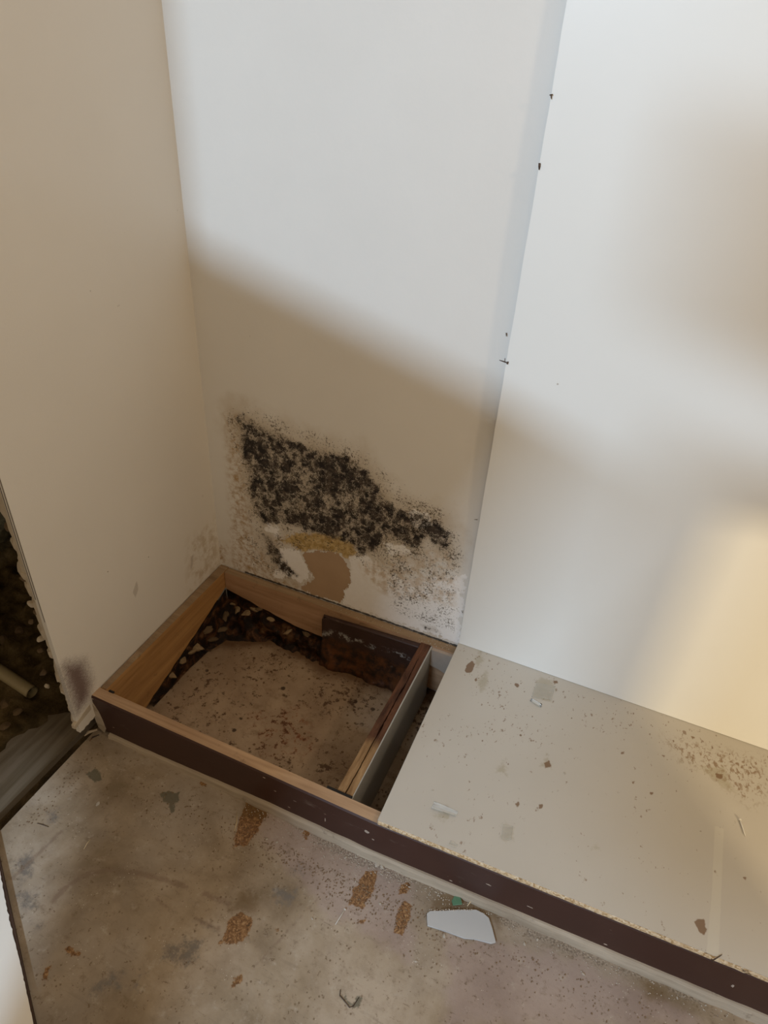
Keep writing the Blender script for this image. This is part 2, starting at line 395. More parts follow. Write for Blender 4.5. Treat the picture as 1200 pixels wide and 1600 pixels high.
def mat_masonry():
    t = NT('dark_rubble_masonry')
    n = t.noise(14, 7, .68)
    c = t.ramp(n, (.35, (.035, .023, .008)), (.5, (.085, .058, .024)), (.66, (.17, .125, .062)))
    return t.done(c, .9, t.bump(n, 1., .012), spec=.15)
def mat_ledge():
    t = NT('trowelled_grey_concrete')
    st = t.noise(1, 5, .6, t.mapping((26, 3.0, 8), (0, 0, -.05)), .6)
    c = t.ramp(st, (.35, (.10, .075, .042)), (.65, (.20, .165, .12)))
    c = t.mix(t.ss(t.noise(6, 4), .55, .7, 0, .6), c, (.25, .21, .17))
    return t.done(c, .5, t.bump(st, .3, .002), spec=.5)

M = dict(
    back=mat_wall_back(), left=mat_wall_left(), floor=mat_floor(), slab=mat_slab(), board=mat_board(), panel=mat_panel(),
    paint=mat_paint(), rot=mat_rot(), offcut=mat_offcut(), chip=mat_chip(), slat=mat_slat(), masonry=mat_masonry(), ledge=mat_ledge(),
    rail_y=wood('orange_pine_rail', (.30, .145, .045), (.50, .275, .10), 'y', .55), rail_x=wood('orange_pine_rail_cross', (.30, .17, .085), (.50, .31, .185), 'x', .55),
    dusty=wood('dusty_rail_top', (.20, .125, .065), (.34, .235, .135), 'x', .75), bare=wood('bare_pale_timber', (.31, .185, .10), (.55, .37, .225), 'x', .7), lath=wood('pale_dusty_lath', (.30, .24, .175), (.50, .42, .32), 'x', .75),
    plaster=simple('crumbly_plaster', (.52, .44, .33), .85, .22, 40, .8), smear=simple('smeared_plaster', (.40, .33, .27), .7, .2, 20, .4), lump=simple('buff_lump', (.26, .18, .095), .85, .35, 60, .8), stone=simple('brown_rubble_stone', (.12, .078, .038), .85, .35, 25, .8),
    crumb=simple('pale_crumbs', (.46, .41, .34), .8, .3, 60, .5), grit=simple('brown_grit', (.22, .15, .09), .85, .4, 60, .5),
    lam=simple('grey_white_laminate', (.42, .41, .37), .4, .08, 9, .05), pipe=simple('beige_plastic_pipe', (.34, .28, .16), .45, .1, 12, .05),
    black=simple('black_hollow_fill', (.012, .009, .006), .9), steel=simple('dull_steel', (.75, .73, .68), .3, .2, 80, .1, .1),  # near-black fill, stands in for the shade inside the pipe bore
    rusty=simple('rusty_nail_steel', (.09, .06, .045), .6, .3, 80, .3, .5), shard=simple('pale_grey_glazed_shard', (.52, .53, .53), .35, .04, 8, .03),
    green=simple('dull_green_plastic', (.10, .22, .13), .4, .25, 60, .2), straw=simple('straw_splinter', (.62, .50, .32), .7, .15, 60, .3),
    white=simple('white_door_paint', (.88, .84, .77), .5, .05, 6, .05), dkedge=simple('dark_bitten_edge', (.050, .024, .013), .7, .4, 50, .6),
    room=simple('distant_wall_paint', (.55, .48, .38), .8, .05), leaf=simple('dry_brown_flake', (.23, .12, .06), .8, .3, 70, .4),
)
def mat_tape():
    t = NT('clear_sticky_tape')
    return t.done((.78, .76, .68), .12, t.bump(t.noise(60, 3), .3, .002), spec=.7, Alpha=.38)
M['tape'] = mat_tape()

H = .131; T = .016; PIT = -.07
WL = .0207/.612                      # the left wall leans slightly into the room
def wx(y): return -y*WL
def fy(x):                           # line of the plinth's front face
    return np.interp(x, [-1, .77, 1.5, 2.4], [-.557, -.557, -.528, -.492])

# ================================================================== SETTING
def struct(name, me, mats, label=None):
    o = link(name, me, mats); o['kind'] = 'structure'
    return o
# --- floor in front of the plinth
us = np.concatenate([[0.0], np.arange(.004, 1.75, .0026), [2.0, 2.5, 3.2, 4.2]])
vs = np.concatenate([[-4.2, -3, -2, -1.5, -1.3], np.arange(-1.20, -.50, .0026)])
U, V = np.meshgrid(us, vs)
K = (0, 1)
def fp(*ps): return [poly(p, 2, 0, K) for p in ps]
rust = fp([(388, 1248), (421, 1266), (402, 1300), (384, 1322), (364, 1325), (372, 1285)], [(343, 1474), (358, 1440), (376, 1424), (397, 1436), (388, 1462), (368, 1476)],
          [(474, 1290), (487, 1293), (484, 1306), (476, 1313)], [(541, 1418), (553, 1390), (572, 1362), (590, 1362), (585, 1388), (566, 1424), (552, 1412)],
          [(617, 1458), (622, 1422), (632, 1406), (642, 1414), (639, 1440), (629, 1462)], [(622, 1398), (628, 1382), (641, 1380), (636, 1396)],
          [(361, 1545), (366, 1528), (378, 1522), (376, 1536)], [(64, 1532), (70, 1512), (80, 1508), (74, 1530)], [(102, 1484), (108, 1480), (126, 1491), (116, 1494)],
          [(428, 1452), (436, 1450), (436, 1456)], [(560, 1440), (572, 1436), (568, 1444)], [(313, 1221), (325, 1222), (322, 1229), (312, 1228)])
wet = fp([(674, 1418), (684, 1396), (712, 1396), (748, 1408), (790, 1430), (780, 1446), (770, 1440), (735, 1424)], [(355, 1424), (378, 1392), (402, 1400), (398, 1424)],
         [(1000, 1530), (1016, 1528), (1040, 1560), (1012, 1562)], [(384, 1250), (420, 1268), (412, 1280), (380, 1272)])
grey = fp([(16, 1345), (50, 1330), (52, 1362), (30, 1385)], [(255, 1478), (290, 1462), (320, 1466), (318, 1490), (290, 1512), (252, 1500)], [(140, 1545), (172, 1515), (192, 1522), (188, 1540), (150, 1556)],
          [(424, 1388), (440, 1382), (470, 1396), (455, 1415), (432, 1412)], [(70, 1268), (84, 1262), (96, 1272), (90, 1286), (78, 1282)], [(453, 1355), (468, 1350), (474, 1362), (458, 1365)],
          [(300, 1432), (340, 1450), (338, 1455), (305, 1440)], [(50, 1440), (70, 1436), (72, 1452), (56, 1456)], [(30, 1395), (55, 1385), (60, 1420), (30, 1425)], [(1090, 1470), (1092, 1472), (1090, 1474)],
          [(205, 1545), (218, 1530), (214, 1550)])
green = fp([(250, 1240), (262, 1236), (270, 1238), (284, 1236), (280, 1250), (273, 1256), (272, 1268), (266, 1272), (264, 1256), (256, 1252)], [(540, 1548), (537, 1562), (550, 1577), (560, 1572), (564, 1560), (560, 1558), (552, 1568), (541, 1560)],
           [(134, 1210), (150, 1200), (160, 1218), (148, 1223)])
pink = fp([(400, 1262), (520, 1300), (640, 1350), (640, 1500), (520, 1430), (400, 1300)], [(700, 1460), (900, 1500), (1100, 1600), (700, 1600)])
dirt = fp([(440, 1275), (560, 1322), (700, 1385), (900, 1475), (1100, 1560), (1100, 1572), (860, 1480), (690, 1396), (600, 1370), (500, 1325)])
smear = [(poly([(84, 1408), (100, 1388), (130, 1368), (165, 1360), (215, 1364), (262, 1376), (292, 1386)], 2, 0, K), .0055), (poly([(320, 1397), (356, 1412)], 2, 0, K), .006),
         (poly([(245, 1405), (258, 1416)], 2, 0, K), .003), (poly([(500, 1400), (398, 1510)], 2, 0, K), .0012), (poly([(306, 1435), (340, 1452)], 2, 0, K), .004), (poly([(20, 1372), (95, 1300)], 2, 0, K), .004)]
att = dict(rust=sdf(U, V, rust), wet=sdf(U, V, wet), grey=sdf(U, V, grey), green=sdf(U, V, green), pink=sdf(U, V, pink), dirt=sdf(U, V, dirt), smear=line_sdf(U, V, smear))
struct('floor', grid_mesh(us, vs, lambda u, v: (np.maximum(u, -v*0.02-.006), v, u*0), (0, 0, -.09), att), M['floor'])
# --- sunken slab inside the plinth frame
us = np.concatenate([[-.03], np.arange(-.02, .80, .004), [.9, 1.4, 2.2]]); vs = np.arange(-.505, .012, .004)
U, V = np.meshgrid(us, vs)
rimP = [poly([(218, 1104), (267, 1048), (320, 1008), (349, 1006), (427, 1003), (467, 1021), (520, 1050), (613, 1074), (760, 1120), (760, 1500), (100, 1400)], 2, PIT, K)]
redP = [poly([(400, 1120), (470, 1110), (480, 1170), (420, 1180)], 2, PIT, K)]
rng = np.random.default_rng(3)
struct('floor', grid_mesh(us, vs, lambda u, v: (u, v, PIT+.0015*np.sin(u*23)*np.cos(v*31)), (0, 0, -.05), dict(rim=sdf(U, V, rimP), red=sdf(U, V, redP))), M['slab'])
# --- back wall
us = np.concatenate([np.arange(-.03, .82, .0027), [1., 1.6, 2.3]]); vs = np.concatenate([[-.12, .0], np.arange(.10, .80, .0027), [.9, 1.2, 1.8, 2.5]])
U, V = np.meshgrid(us, vs); K = (0, 2)
def wp(*ps): return [poly(p, 1, 0, K) for p in ps]
mold = wp([(366, 652), (384, 645), (402, 660), (440, 676), (470, 690), (506, 700), (545, 712), (575, 735), (598, 765), (618, 790), (650, 800), (690, 812), (708, 845), (706, 862), (690, 866), (668, 842),
           (650, 862), (610, 845), (588, 862), (566, 868), (540, 850), (505, 838), (470, 826), (446, 820), (412, 818), (396, 800), (388, 765), (380, 720), (372, 690)],
          [(408, 832), (424, 838), (436, 856), (446, 876), (470, 900), (452, 902), (432, 890), (418, 866)], [(655, 975), (680, 978), (690, 990), (668, 988)])
mold2 = wp([(355, 640), (400, 636), (450, 660), (560, 695), (620, 750), (700, 790), (722, 850), (722, 900), (715, 990), (640, 968), (610, 950), (600, 905), (560, 880), (400, 850), (372, 760)], [(375, 830), (430, 850), (450, 905), (392, 890)])
bare = wp([(472, 866), (492, 861), (512, 862), (530, 866), (540, 878), (546, 890), (549, 910), (540, 922), (536, 934), (534, 944), (499, 932), (470, 920), (476, 912), (490, 902), (484, 890)])
yellow = wp([(432, 845), (460, 834), (492, 832), (530, 838), (552, 850), (556, 866), (540, 872), (530, 864), (492, 858), (470, 862), (452, 850)])
white = wp([(438, 855), (465, 861), (480, 884), (488, 903), (470, 908), (450, 900), (426, 905), (436, 880)], [(545, 868), (575, 868), (600, 892), (640, 905), (700, 900), (726, 900), (718, 1006), (620, 972), (536, 944), (536, 925), (550, 905)],
           [(411, 828), (420, 822), (436, 822), (434, 838), (420, 834)], [(640, 800), (668, 800), (680, 822), (660, 830), (640, 815)], [(600, 846), (630, 850), (640, 862), (610, 868)])
tan = wp([(560, 880), (600, 872), (700, 850), (716, 880), (712, 950), (660, 940), (600, 930), (570, 905)])
damp = wp([(355, 650), (368, 650), (384, 760), (392, 840), (430, 900), (500, 934), (400, 905), (366, 885), (364, 800)], [(335, 850), (352, 855), (350, 884), (336, 880)])
att = dict(mold=sdf(U, V, mold), mold2=sdf(U, V, mold2), bare=sdf(U, V, bare), yellow=sdf(U, V, yellow), white=sdf(U, V, white), tan=sdf(U, V, tan), damp=sdf(U, V, damp), gap_shade=line_sdf(U, V, [(np.array([[.09, H+.001], [.30, H+.0015], [.5, H+.001], [.765, H]]), .0032)]))
struct('wall_back', grid_mesh(us, vs, lambda u, v: (u, u*0, v), (0, .1, 0), att), M['back'])
# --- left wall: plasterboard sheet whose near end is broken off
us = np.concatenate([np.arange(-.612, -.40, .003), np.arange(-.40, .001, .006)]); us[-1] = 0.0
vs = np.concatenate([np.arange(0, .60, .004), np.linspace(.62, 2.4, 12)])
U, V = np.meshgrid(us, vs); V0 = V
def wall_left_bottom(y): return np.where(y < -.535, .062+(-y-.535)*-.06+.0015*np.sin(y*400), H-.06)
V = wall_left_bottom(U)+V0*(2.4-wall_left_bottom(U))/2.4
K = (1, 2)
smud = [poly([(100, 1040), (128, 1036), (140, 1066), (138, 1088), (120, 1110), (114, 1090), (104, 1062)], 0, .018, K)]
marks = [poly(p, 0, .008, K) for p in ([(180, 460), (184, 458), (187, 461), (184, 463)], [(183, 478), (186, 474), (189, 483), (184, 484)], [(205, 925), (212, 905), (214, 920), (210, 934)], [(300, 872), (304, 866), (303, 882), (299, 896)],
         [(60, 782), (63, 780), (63, 784)], [(318, 776), (321, 774), (320, 780)], [(300, 505), (305, 501), (306, 508)], [(8, 622), (12, 622), (11, 626)])]
dampL = [poly([(300, 850), (336, 820), (340, 884), (300, 915)], 0, .004, K)]
struct('wall_left', grid_mesh(us, vs, lambda u, v: (wx(u), u, wall_left_bottom(u)+(v)*(2.4-wall_left_bottom(u))/2.4), (-.012, 0, 0),
                              dict(gap_shade=line_sdf(U, V, [(np.array([[-.53, H+.0002], [0, H+.0002]]), .0012)]), smudge=sdf(U, V, smud), marks=sdf(U, V, marks), damp=sdf(U, V, dampL))), M['left'])
# ragged plaster coat behind the sheet (part of the wall)
bm = bmesh.new(); rr = random.Random(5); prev = None; N = 230
wl = bpy.data.objects['wall_left']
def rag(z):
    b = (.026+.014*min(1, max(0, (z-.2)/.5)))+.012*mnoise.noise(Vector((z*9, 3, 0)))+.012*mnoise.noise(Vector((z*34, 1, 0)))+.006*mnoise.noise(Vector((z*110, 7, 0)))
    if z < .2: b *= .45+z*2.75
    return max(.006, b)
for i in range(N+1):
    z = .055+(1.5-.055)*(i/N)**1.6
    d = rag(z); dn = .004*mnoise.noise(Vector((z*50, 9, 0))); x0 = wx(-.612)-.0125
    ring = [(x0, -.606+dn), (x0-d*.45, -.608+dn*2), (x0-d, -.596+dn*3), (x0-d*1.05, -.57), (x0-d*.8, -.45), (x0, -.45)]
    cur = [bm.verts.new((a, b, z+.004*rr.uniform(-1, 1) if 0 < i < N else z)) for a, b in ring]
    if prev:
        for k in range(6): bm.faces.new((prev[k], prev[(k+1) % 6], cur[(k+1) % 6], cur[k]))
    else: bm.faces.new(cur[::-1])
    prev = cur
bm.faces.new(prev)
link('plaster_coat', finish(bm), M['plaster'], wl)['label'] = 'ragged crumbling plaster coat behind the broken board end'
bm = bmesh.new(); add_box(bm, wx(-.612)-.0030, wx(-.612)-.0020, -.6125, -.611, .42, 2.2); add_box(bm, wx(-.612)-.0098, wx(-.612)-.0085, -.6125, -.611, .48, 2.2)
link('shadow_gap', finish(bm), M['dkedge'], wl)['label'] = 'two thin dark joint lines down the board edge'
# pale broken strip under the sheet
bm = bmesh.new(); a = pick(112, 1134, 0, .02); b = pick(140, 1098, 0, .02)
add_prism(bm, [(.012, a[1]+.004, a[2]-.006), (.012, a[1]+.004, a[2]-.018), (.010, b[1], b[2]-.024), (.010, b[1], b[2]-.004)], (.010, 0, 0)); bevel(bm, .001, 1)
link('broken_core', finish(bm), M['plaster'], wl)['label'] = 'pale broken plaster core below the painted face'

# --- beyond the left wall: trowelled ledge, rubble and dark masonry
us = np.arange(-1.3, -.022, .01); vs = np.arange(-1.5, .35, .012)
def rub(u, v):
    z = np.zeros(u.shape)
    for i in range(u.shape[0]):
        for j in range(u.shape[1]):
            p = Vector((u[i, j]*11, v[i, j]*11, 2.2)); q = Vector((u[i, j]*32, v[i, j]*32, 0))
            k = min(1, max(0, (-u[i, j]-.16)/.10))*min(1, max(0, (v[i, j]+.72+(u[i, j]+.2)*.6)/.10))
            z[i, j] = -.012+k*(.01+.05*abs(mnoise.noise(p))+.022*mnoise.noise(q)+.10*min(1, max(0, v[i, j]+.42)))
    return u, v, z
struct('floor', grid_mesh(us, vs, rub, (0, 0, -.08)), M['masonry'])
bm = bmesh.new(); vv = []
bm2 = bmesh.new()
lp = [(-.024, -1.6), (-.30, -1.6)]+[(float(np.interp(y, [-1.4, -.75, -.60, -.50], [-.26, -.18, -.13, -.05]))+.03*mnoise.noise(Vector((y*22, 0, 0)))+.012*mnoise.noise(Vector((y*70, 4, 0))), float(y)) for y in np.linspace(-1.4, -.50, 70)]+[(-.024, -.50)]
add_prism(bm2, [(a, b, -.0015) for a, b in lp], (0, 0, -.02))
struct('trim_1', finish(bm2), M['ledge'])
bm.free()
bm = bmesh.new(); add_box(bm, -1.35, -1.3, -1.5, .35, -.1, 2.2); struct('wall_outer', finish(bm), M['masonry'])
bm = bmesh.new(); add_box(bm, -1.3, -.03, .012, .06, -.1, 2.2); struct('wall_cavity', finish(bm), M['masonry'])
bm = bmesh.new(); add_box(bm, -1.3, -.05, -.66, .012, .95, 1.0); struct('cavity_shade_lid', finish(bm), M['masonry'])  # unseen lid added over the cavity to keep light out

# --- unseen right wall, added; its hatch is cut to shape the warm lamp's patch
def lerp_to(L, P, plane_ax, val):
    L = Vector(L); P = Vector(P); t = (val-L[plane_ax])/(P[plane_ax]-L[plane_ax]); return L+(P-L)*t
j = lerp_to(LC, (1.236, 0, .72), 0, 2.18)
bm = bmesh.new()
add_box(bm, 2.12, 2.18, -3.0, j.y, 0, 2.4); add_box(bm, 2.12, 2.18, -.05, .1, 0, 2.4); add_box(bm, 2.12, 2.18, j.y, -.05, j.z, 2.4)
struct('wall_right', finish(bm), M['room'])

# ================================================================== PLINTH FRAME
fr = empty('plinth_frame', (0, 0, 0)); tag(fr, 'open wooden cupboard plinth frame on the floor, dark painted front and bare timber top', 'cupboard base')
# front board
xs = np.linspace(.0, 2.08, 120); bm = bmesh.new(); prev = None
for i, x in enumerate(xs):
    y = float(fy(x)); th = .031
    xx = x+.0 if i else .0
    wob = .0012*mnoise.noise(Vector((x*18, 0, 0)))
    cur = [bm.verts.new((x, y, .012)), bm.verts.new((x, y, H-.004+wob)), bm.verts.new((x, y+.003, H+wob*.5)), bm.verts.new((x, y+th-.002, H)), bm.verts.new((x, y+th, H-.003)), bm.verts.new((x, y+th, PIT))]
    if i == 0:
        for v in cur: v.co.x += .018
    for v in cur: v.co.z -= .0006
    if prev:
        for k in range(6):
            f = bm.faces.new((prev[k], prev[(k+1) % 6], cur[(k+1) % 6], cur[k])); f.material_index = (0, 0, 1, 1, 1, 0)[k]
    else: bm.faces.new(cur[::-1]).material_index = 1
    prev = cur
bm.faces.new(prev)
link('front_board', finish(bm), [M['paint'], M['bare']], fr)
# pale strip at the foot of the front board
bm = bmesh.new(); prev = None; xs = np.linspace(.05, 2.05, 220)
for i, x in enumerate(xs):
    x = float(x); y = float(fy(x)); h = .010+.018*min(1, max(0, (x-.15)/.35))+.0016*mnoise.noise(Vector((x*26, 5, 0))); dd = .007+.002*mnoise.noise(Vector((x*30, 2, 0)))
    cur = [bm.verts.new(p) for p in ((x, y-dd-.002, .0), (x, y-dd, h*.75), (x, y-dd*.5, h), (x, y+.002, h+.001), (x, y+.002, 0))]
    if prev:
        for k in range(5): bm.faces.new((prev[k], prev[(k+1) % 5], cur[(k+1) % 5], cur[k]))
    else: bm.faces.new(cur[::-1])
    prev = cur
bm.faces.new(prev)
link('bottom_strip', finish(bm), M['lath'], fr)['label'] = 'pale unpainted strip along the foot of the plinth'
for px, py, w_, h_ in ((573, 1300, .006, .005), (508, 1281, .0012, .009), (826, 1420, .008, .0015), (763, 1383, .006, .0015), (1145, 1558, .003, .005), (583, 1312, .003, .0015)):
    p = pick(px, py, 1, float(fy(1.0 if px > 760 else .7))-.0004); bm = bmesh.new(); rr = random.Random(px)
    add_prism(bm, [(w_*math.cos(a)*rr.uniform(.5, 1.2), 0, h_*math.sin(a)*rr.uniform(.5, 1.2)) for a in np.linspace(0, 2*math.pi, 12)[:-1]], (0, .001, 0))
    o = link('paint_chip', finish(bm), M['smear'], fr); o.location = (p[0], float(fy(p[0]))-.0004, p[2])
# left end cap, pale, curved
bm = bmesh.new(); add_prism(bm, [(.020, -.5605, .105), (.013, -.5605, .06), (.018, -.5605, .018), (.034, -.5605, .004), (.040, -.5605, .02), (.036, -.5605, .055), (.030, -.5605, .082)], (0, .02, 0))
link('end_cap', finish(bm), M['lath'], fr)['label'] = 'pale splintered left end of the front board'
# side rail, bottom rotted away
bm = bmesh.new(); ys = np.linspace(-.526, -.002, 50); prev = None
for y in ys:
    y = float(y); zb = np.interp(y, [-.55, -.45, -.416, -.184, -.036, 0], [-.068, -.062, -.050, .018, .068, .075])+.004*mnoise.noise(Vector((y*40, 0, 0)))
    x0 = wx(y)+.0035; x1 = .031+(.012*(-y))
    cur = [bm.verts.new(p) for p in ((x0, y, zb), (x0, y, H), (x1, y, H), (x1+.0, y, zb))]
    if prev:
        for k in range(4): bm.faces.new((prev[k], prev[(k+1) % 4], cur[(k+1) % 4], cur[k])).material_index = int(k == 1)
    else: bm.faces.new(cur[::-1])
    prev = cur
bm.faces.new(prev); link('side_rail', finish(bm), [M['rail_y'], M['dusty']], fr)['label'] = 'orange pine rail against the left wall, rotted along its foot'
# rear rail
bm = bmesh.new(); prev = None
for x in np.linspace(.033, 1.9, 150):
    x = float(x); zb = np.interp(x, [0, .03, .15, .281, .36, .5, 1.9], [.07, .068, .041, .014, .012, -.03, -.06])+.005*mnoise.noise(Vector((x*30, 0, 3)))
    cur = [bm.verts.new(p) for p in ((x, -.0045, zb), (x, -.0045, H), (x, -.028, H), (x, -.028, zb))]
    if prev:
        for k in range(4): bm.faces.new((prev[k], prev[(k+1) % 4], cur[(k+1) % 4], cur[k])).material_index = int(k == 1)
    else: bm.faces.new(cur[::-1])
    prev = cur
bm.faces.new(prev); link('rear_rail', finish(bm), [M['rail_x'], M['dusty']], fr)['label'] = 'pine rail along the back wall, foot rotted to dark crust'
# dark offcut fixed to the rear rail
a = pick(507, 962, 1, -.036); bm = bmesh.new()
pts = [(.371, -.044, -.068), (.371, -.040, .098), (.380, -.038, .112), (.672, -.038, .124), (.672, -.046, -.068)]
prev = None; nx, nz = 70, 34
g = [[None]*(nz+1) for _ in range(nx+1)]
for i in range(nx+1):
    for k in range(nz+1):
        x = .371+(.667-.371)*i/nx; top = .112 if i > 2 else .098+.007*i
        z = PIT-.002+(top+(.012*i/nx)-PIT)*k/nz
        lump = max(0, 1-k/(nz*.55))
        y = -.042-.016*lump*(1+mnoise.noise(Vector((x*16, z*24, 1))))-.005*lump*mnoise.noise(Vector((x*60, z*60, 4)))
        g[i][k] = bm.verts.new((x, y, z))
for i in range(nx):
    for k in range(nz): bm.faces.new((g[i][k], g[i+1][k], g[i+1][k+1], g[i][k+1])).smooth = True
bk = [[bm.verts.new((.371, -.029, PIT)), bm.verts.new((.371, -.029, .105))], [bm.verts.new((.667, -.029, PIT)), bm.verts.new((.667, -.029, .124))]]
bm.faces.new([g[i][nz] for i in range(nx+1)]+[bk[1][1], bk[0][1]]); bm.faces.new([g[0][k] for k in range(nz+1)]+[bk[0][1], bk[0][0]])
bm.faces.new([g[nx][k] for k in range(nz, -1, -1)]+[bk[1][0], bk[1][1]])
link('backing_board', finish(bm), M['offcut'], fr)['label'] = 'dark brown board fixed to the rear rail, mouldy and peeling'
# cross slat with laminate face and split core
sl = None; bm = bmesh.new(); prev = None
for y in np.linspace(-.5265, -.030, 120):
    y = float(y); t = (y+.03)/-.4965
    xl = .668-.006*t; xr = .697+.002*t
    cw = (.0008+.0034*max(0, t-.05)**.6)*(0.35+abs(mnoise.noise(Vector((y*22, 4, 0))))*1.5) if t > .12 else .0001
    cm = (xl+xr)/2+.002+.004*mnoise.noise(Vector((y*14, 1, 0)))+.001*mnoise.noise(Vector((y*90, 1, 0)))
    zt = H-.002+.002*mnoise.noise(Vector((y*30, 8, 0)))
    cur = [bm.verts.new(p) for p in ((xl, y, PIT), (xl, y, zt-.001), (xl+.001, y, zt), (cm-cw, y, zt), (cm, y, zt-.022), (cm+cw, y, zt+.0008), (xr, y, zt+.0005), (xr, y, PIT))]
    if prev:
        for k in range(8): bm.faces.new((prev[k], prev[(k+1) % 8], cur[(k+1) % 8], cur[k]))
    else: bm.faces.new(cur[::-1])
    prev = cur
bm.faces.new(prev); sl = link('cross_slat', finish(bm), M['slat'], fr); sl['label'] = 'brown cross slat with a long split down its top'
bm = bmesh.new(); v = add_box(bm, .6972, .7010, -.5262, -.0285, PIT+.001, H-.0025); bevel(bm, .0007, 1)
link('laminate_face', finish(bm), M['lam'], sl)['label'] = 'grey-white laminate face on the right side of the slat'
# pale block at the back of the gap
bm = bmesh.new(); n = 16
pr = [(.7015, .125), (.80, .125), (.80, .02)]+[(.80-.0975*k/n, .02+.045*math.sin(math.pi*.5*k/n)) for k in range(1, n)]+[(.7015, .066)]
add_prism(bm, [(x, -.0285, z) for x, z in pr], (0, -.010, 0)); link('gap_block', finish(bm), M['smear'], fr)['label'] = 'pale plaster-smeared block behind the narrow gap'
bm = bmesh.new(); add_box(bm, .046, .060, -.5285, -.523, H-.003, H+.0012); link('joint_gap', finish(bm), M['black'], fr)['label'] = 'black notch where side rail meets front board'
bm = bmesh.new(); add_box(bm, .640, .700, -.5278, -.522, H-.010, H+.0006); link('joint_gap', finish(bm), M['black'], fr)
# supports under the chipboard shelf, unseen ends
for x in (1.3, 1.88):
    bm = bmesh.new(); add_box(bm, x, x+.018, -.49, -.029, PIT, H-.001); link('cross_slat', finish(bm), M['slat'], fr)

# ================================================================== CHIPBOARD SHELF
sh = empty('base_shelf', (.77, -.28, H)); tag(sh, 'beige laminated chipboard shelf lying on the plinth, dotted with brown specks', 'shelf board')
xl0, xl1 = .7649, .7735; X1 = 2.10
def shp(u, v):      # u 0..1 across in x, v 0..1 from front to back
    yb = -.0012; xf = xl1+(X1-xl1)*u; xb = xl0+(X1-xl0)*u
    yf = fy(xf)+.0+.0015*0
    return xf+(xb-xf)*v, yf+(yb-yf)*v
us = np.linspace(0, 1, 430); us = us**1.0; vs = np.linspace(0, 1, 190)
U, V = np.meshgrid(us, vs); XX, YY = shp(U, V); K = (0, 1); ZT = H+T+.0006
def bp(*ps): return [poly(p, 2, ZT, K) for p in ps]
dens = sdf(XX, YY, bp([(740, 1030), (1200, 1180), (1200, 1240), (1100, 1200), (900, 1130), (860, 1200), (760, 1170), (700, 1150), (740, 1080)]))
dens = np.clip(.5+dens/.10, 0, 1)
streak = sdf(XX, YY, bp([(1035, 1150), (1200, 1185), (1200, 1245), (1170, 1262), (1140, 1235), (1100, 1205), (1060, 1190)]))
brown = bp([(726, 1048), (730, 1038), (738, 1032), (742, 1038), (737, 1050), (729, 1052)], [(803, 1070), (807, 1067), (812, 1071), (809, 1075)], [(864, 1064), (871, 1063), (872, 1068), (866, 1068)],
           [(1085, 1440), (1090, 1436), (1101, 1436), (1101, 1448), (1105, 1452), (1100, 1462), (1092, 1456), (1088, 1448)], [(805, 1256), (810, 1252), (813, 1257), (808, 1262)], [(842, 1258), (848, 1256), (847, 1263), (842, 1264)],
           [(634, 1235), (638, 1228), (637, 1234)], [(970, 1175), (975, 1174), (974, 1178), (970, 1178)], [(987, 1221), (992, 1220), (992, 1224), (988, 1225)], [(1016, 1238), (1021, 1238), (1020, 1242), (1016, 1242)],
           [(1034, 1180), (1039, 1180), (1038, 1184)], [(1115, 1360), (1119, 1360), (1120, 1366), (1117, 1365)], [(1160, 1370), (1166, 1371), (1164, 1375)], [(741, 1062), (744, 1059), (746, 1063), (743, 1066)], [(1118, 1208), (1130, 1210), (1128, 1218), (1119, 1215)],
           [(850, 1192), (858, 1188), (862, 1198), (852, 1200)], [(828, 1206), (831, 1203), (833, 1210)], [(690, 1265), (695, 1262), (700, 1267), (694, 1270)], [(600, 1291), (612, 1295), (606, 1297)], [(1080, 1150), (1086, 1152), (1082, 1156)])
gum = bp([(740, 1030), (752, 1016), (756, 1030), (745, 1048)], [(745, 1062), (760, 1048), (764, 1070), (750, 1084)], [(832, 1088), (844, 1056), (866, 1066), (862, 1098)], [(774, 1206), (788, 1186), (792, 1212)], [(842, 1198), (856, 1180), (862, 1200)],
         [(676, 1272), (700, 1258), (708, 1276), (694, 1284)], [(784, 1312), (786, 1288), (802, 1292), (800, 1314)], [(922, 1326), (934, 1320), (934, 1328)], [(1095, 1200), (1130, 1195), (1150, 1240), (1120, 1225)])
strip = bp([(1117, 1290), (1131, 1295), (1127, 1400), (1122, 1512), (1102, 1508), (1112, 1400)])
bo = link('laminate_top', grid_mesh(us, vs, lambda u, v: (*shp(u, v), u*0+ZT), (0, 0, -.0011), dict(dens=dens, streak=streak, brown=sdf(XX, YY, brown), gum=sdf(XX, YY, gum), strip=sdf(XX, YY, strip))), M['board'])
bo.parent = sh; bo.matrix_parent_inverse = Matrix.Translation(sh.location).inverted()
bm = bmesh.new(); prev = None
for x in np.linspace(xl1+.0006, X1, 90):
    x = float(x); y = float(fy(x)); n1 = .0011*mnoise.noise(Vector((x*60, 0, 0)))-.0004; xb = xl0+.0006+(x-xl1-.0006)*(X1-xl0)/(X1-xl1)
    cur = [bm.verts.new(p) for p in ((x, y-n1, H+.0002), (x, y-.0010-n1, H+T*.5), (x, y-n1, H+T-.0006), (xb, -.0014, H+T-.0006), (xb, -.0014, H+.0002))]
    if prev:
        for k in range(5): bm.faces.new((prev[k], prev[(k+1) % 5], cur[(k+1) % 5], cur[k]))
    else: bm.faces.new(cur[::-1])
    prev = cur
bm.faces.new(prev); co = link('chipboard_core', finish(bm), M['chip']); co.parent = sh; co.matrix_parent_inverse = Matrix.Translation(sh.location).inverted()
co['label'] = 'raw sandy chipboard edge under the laminate'
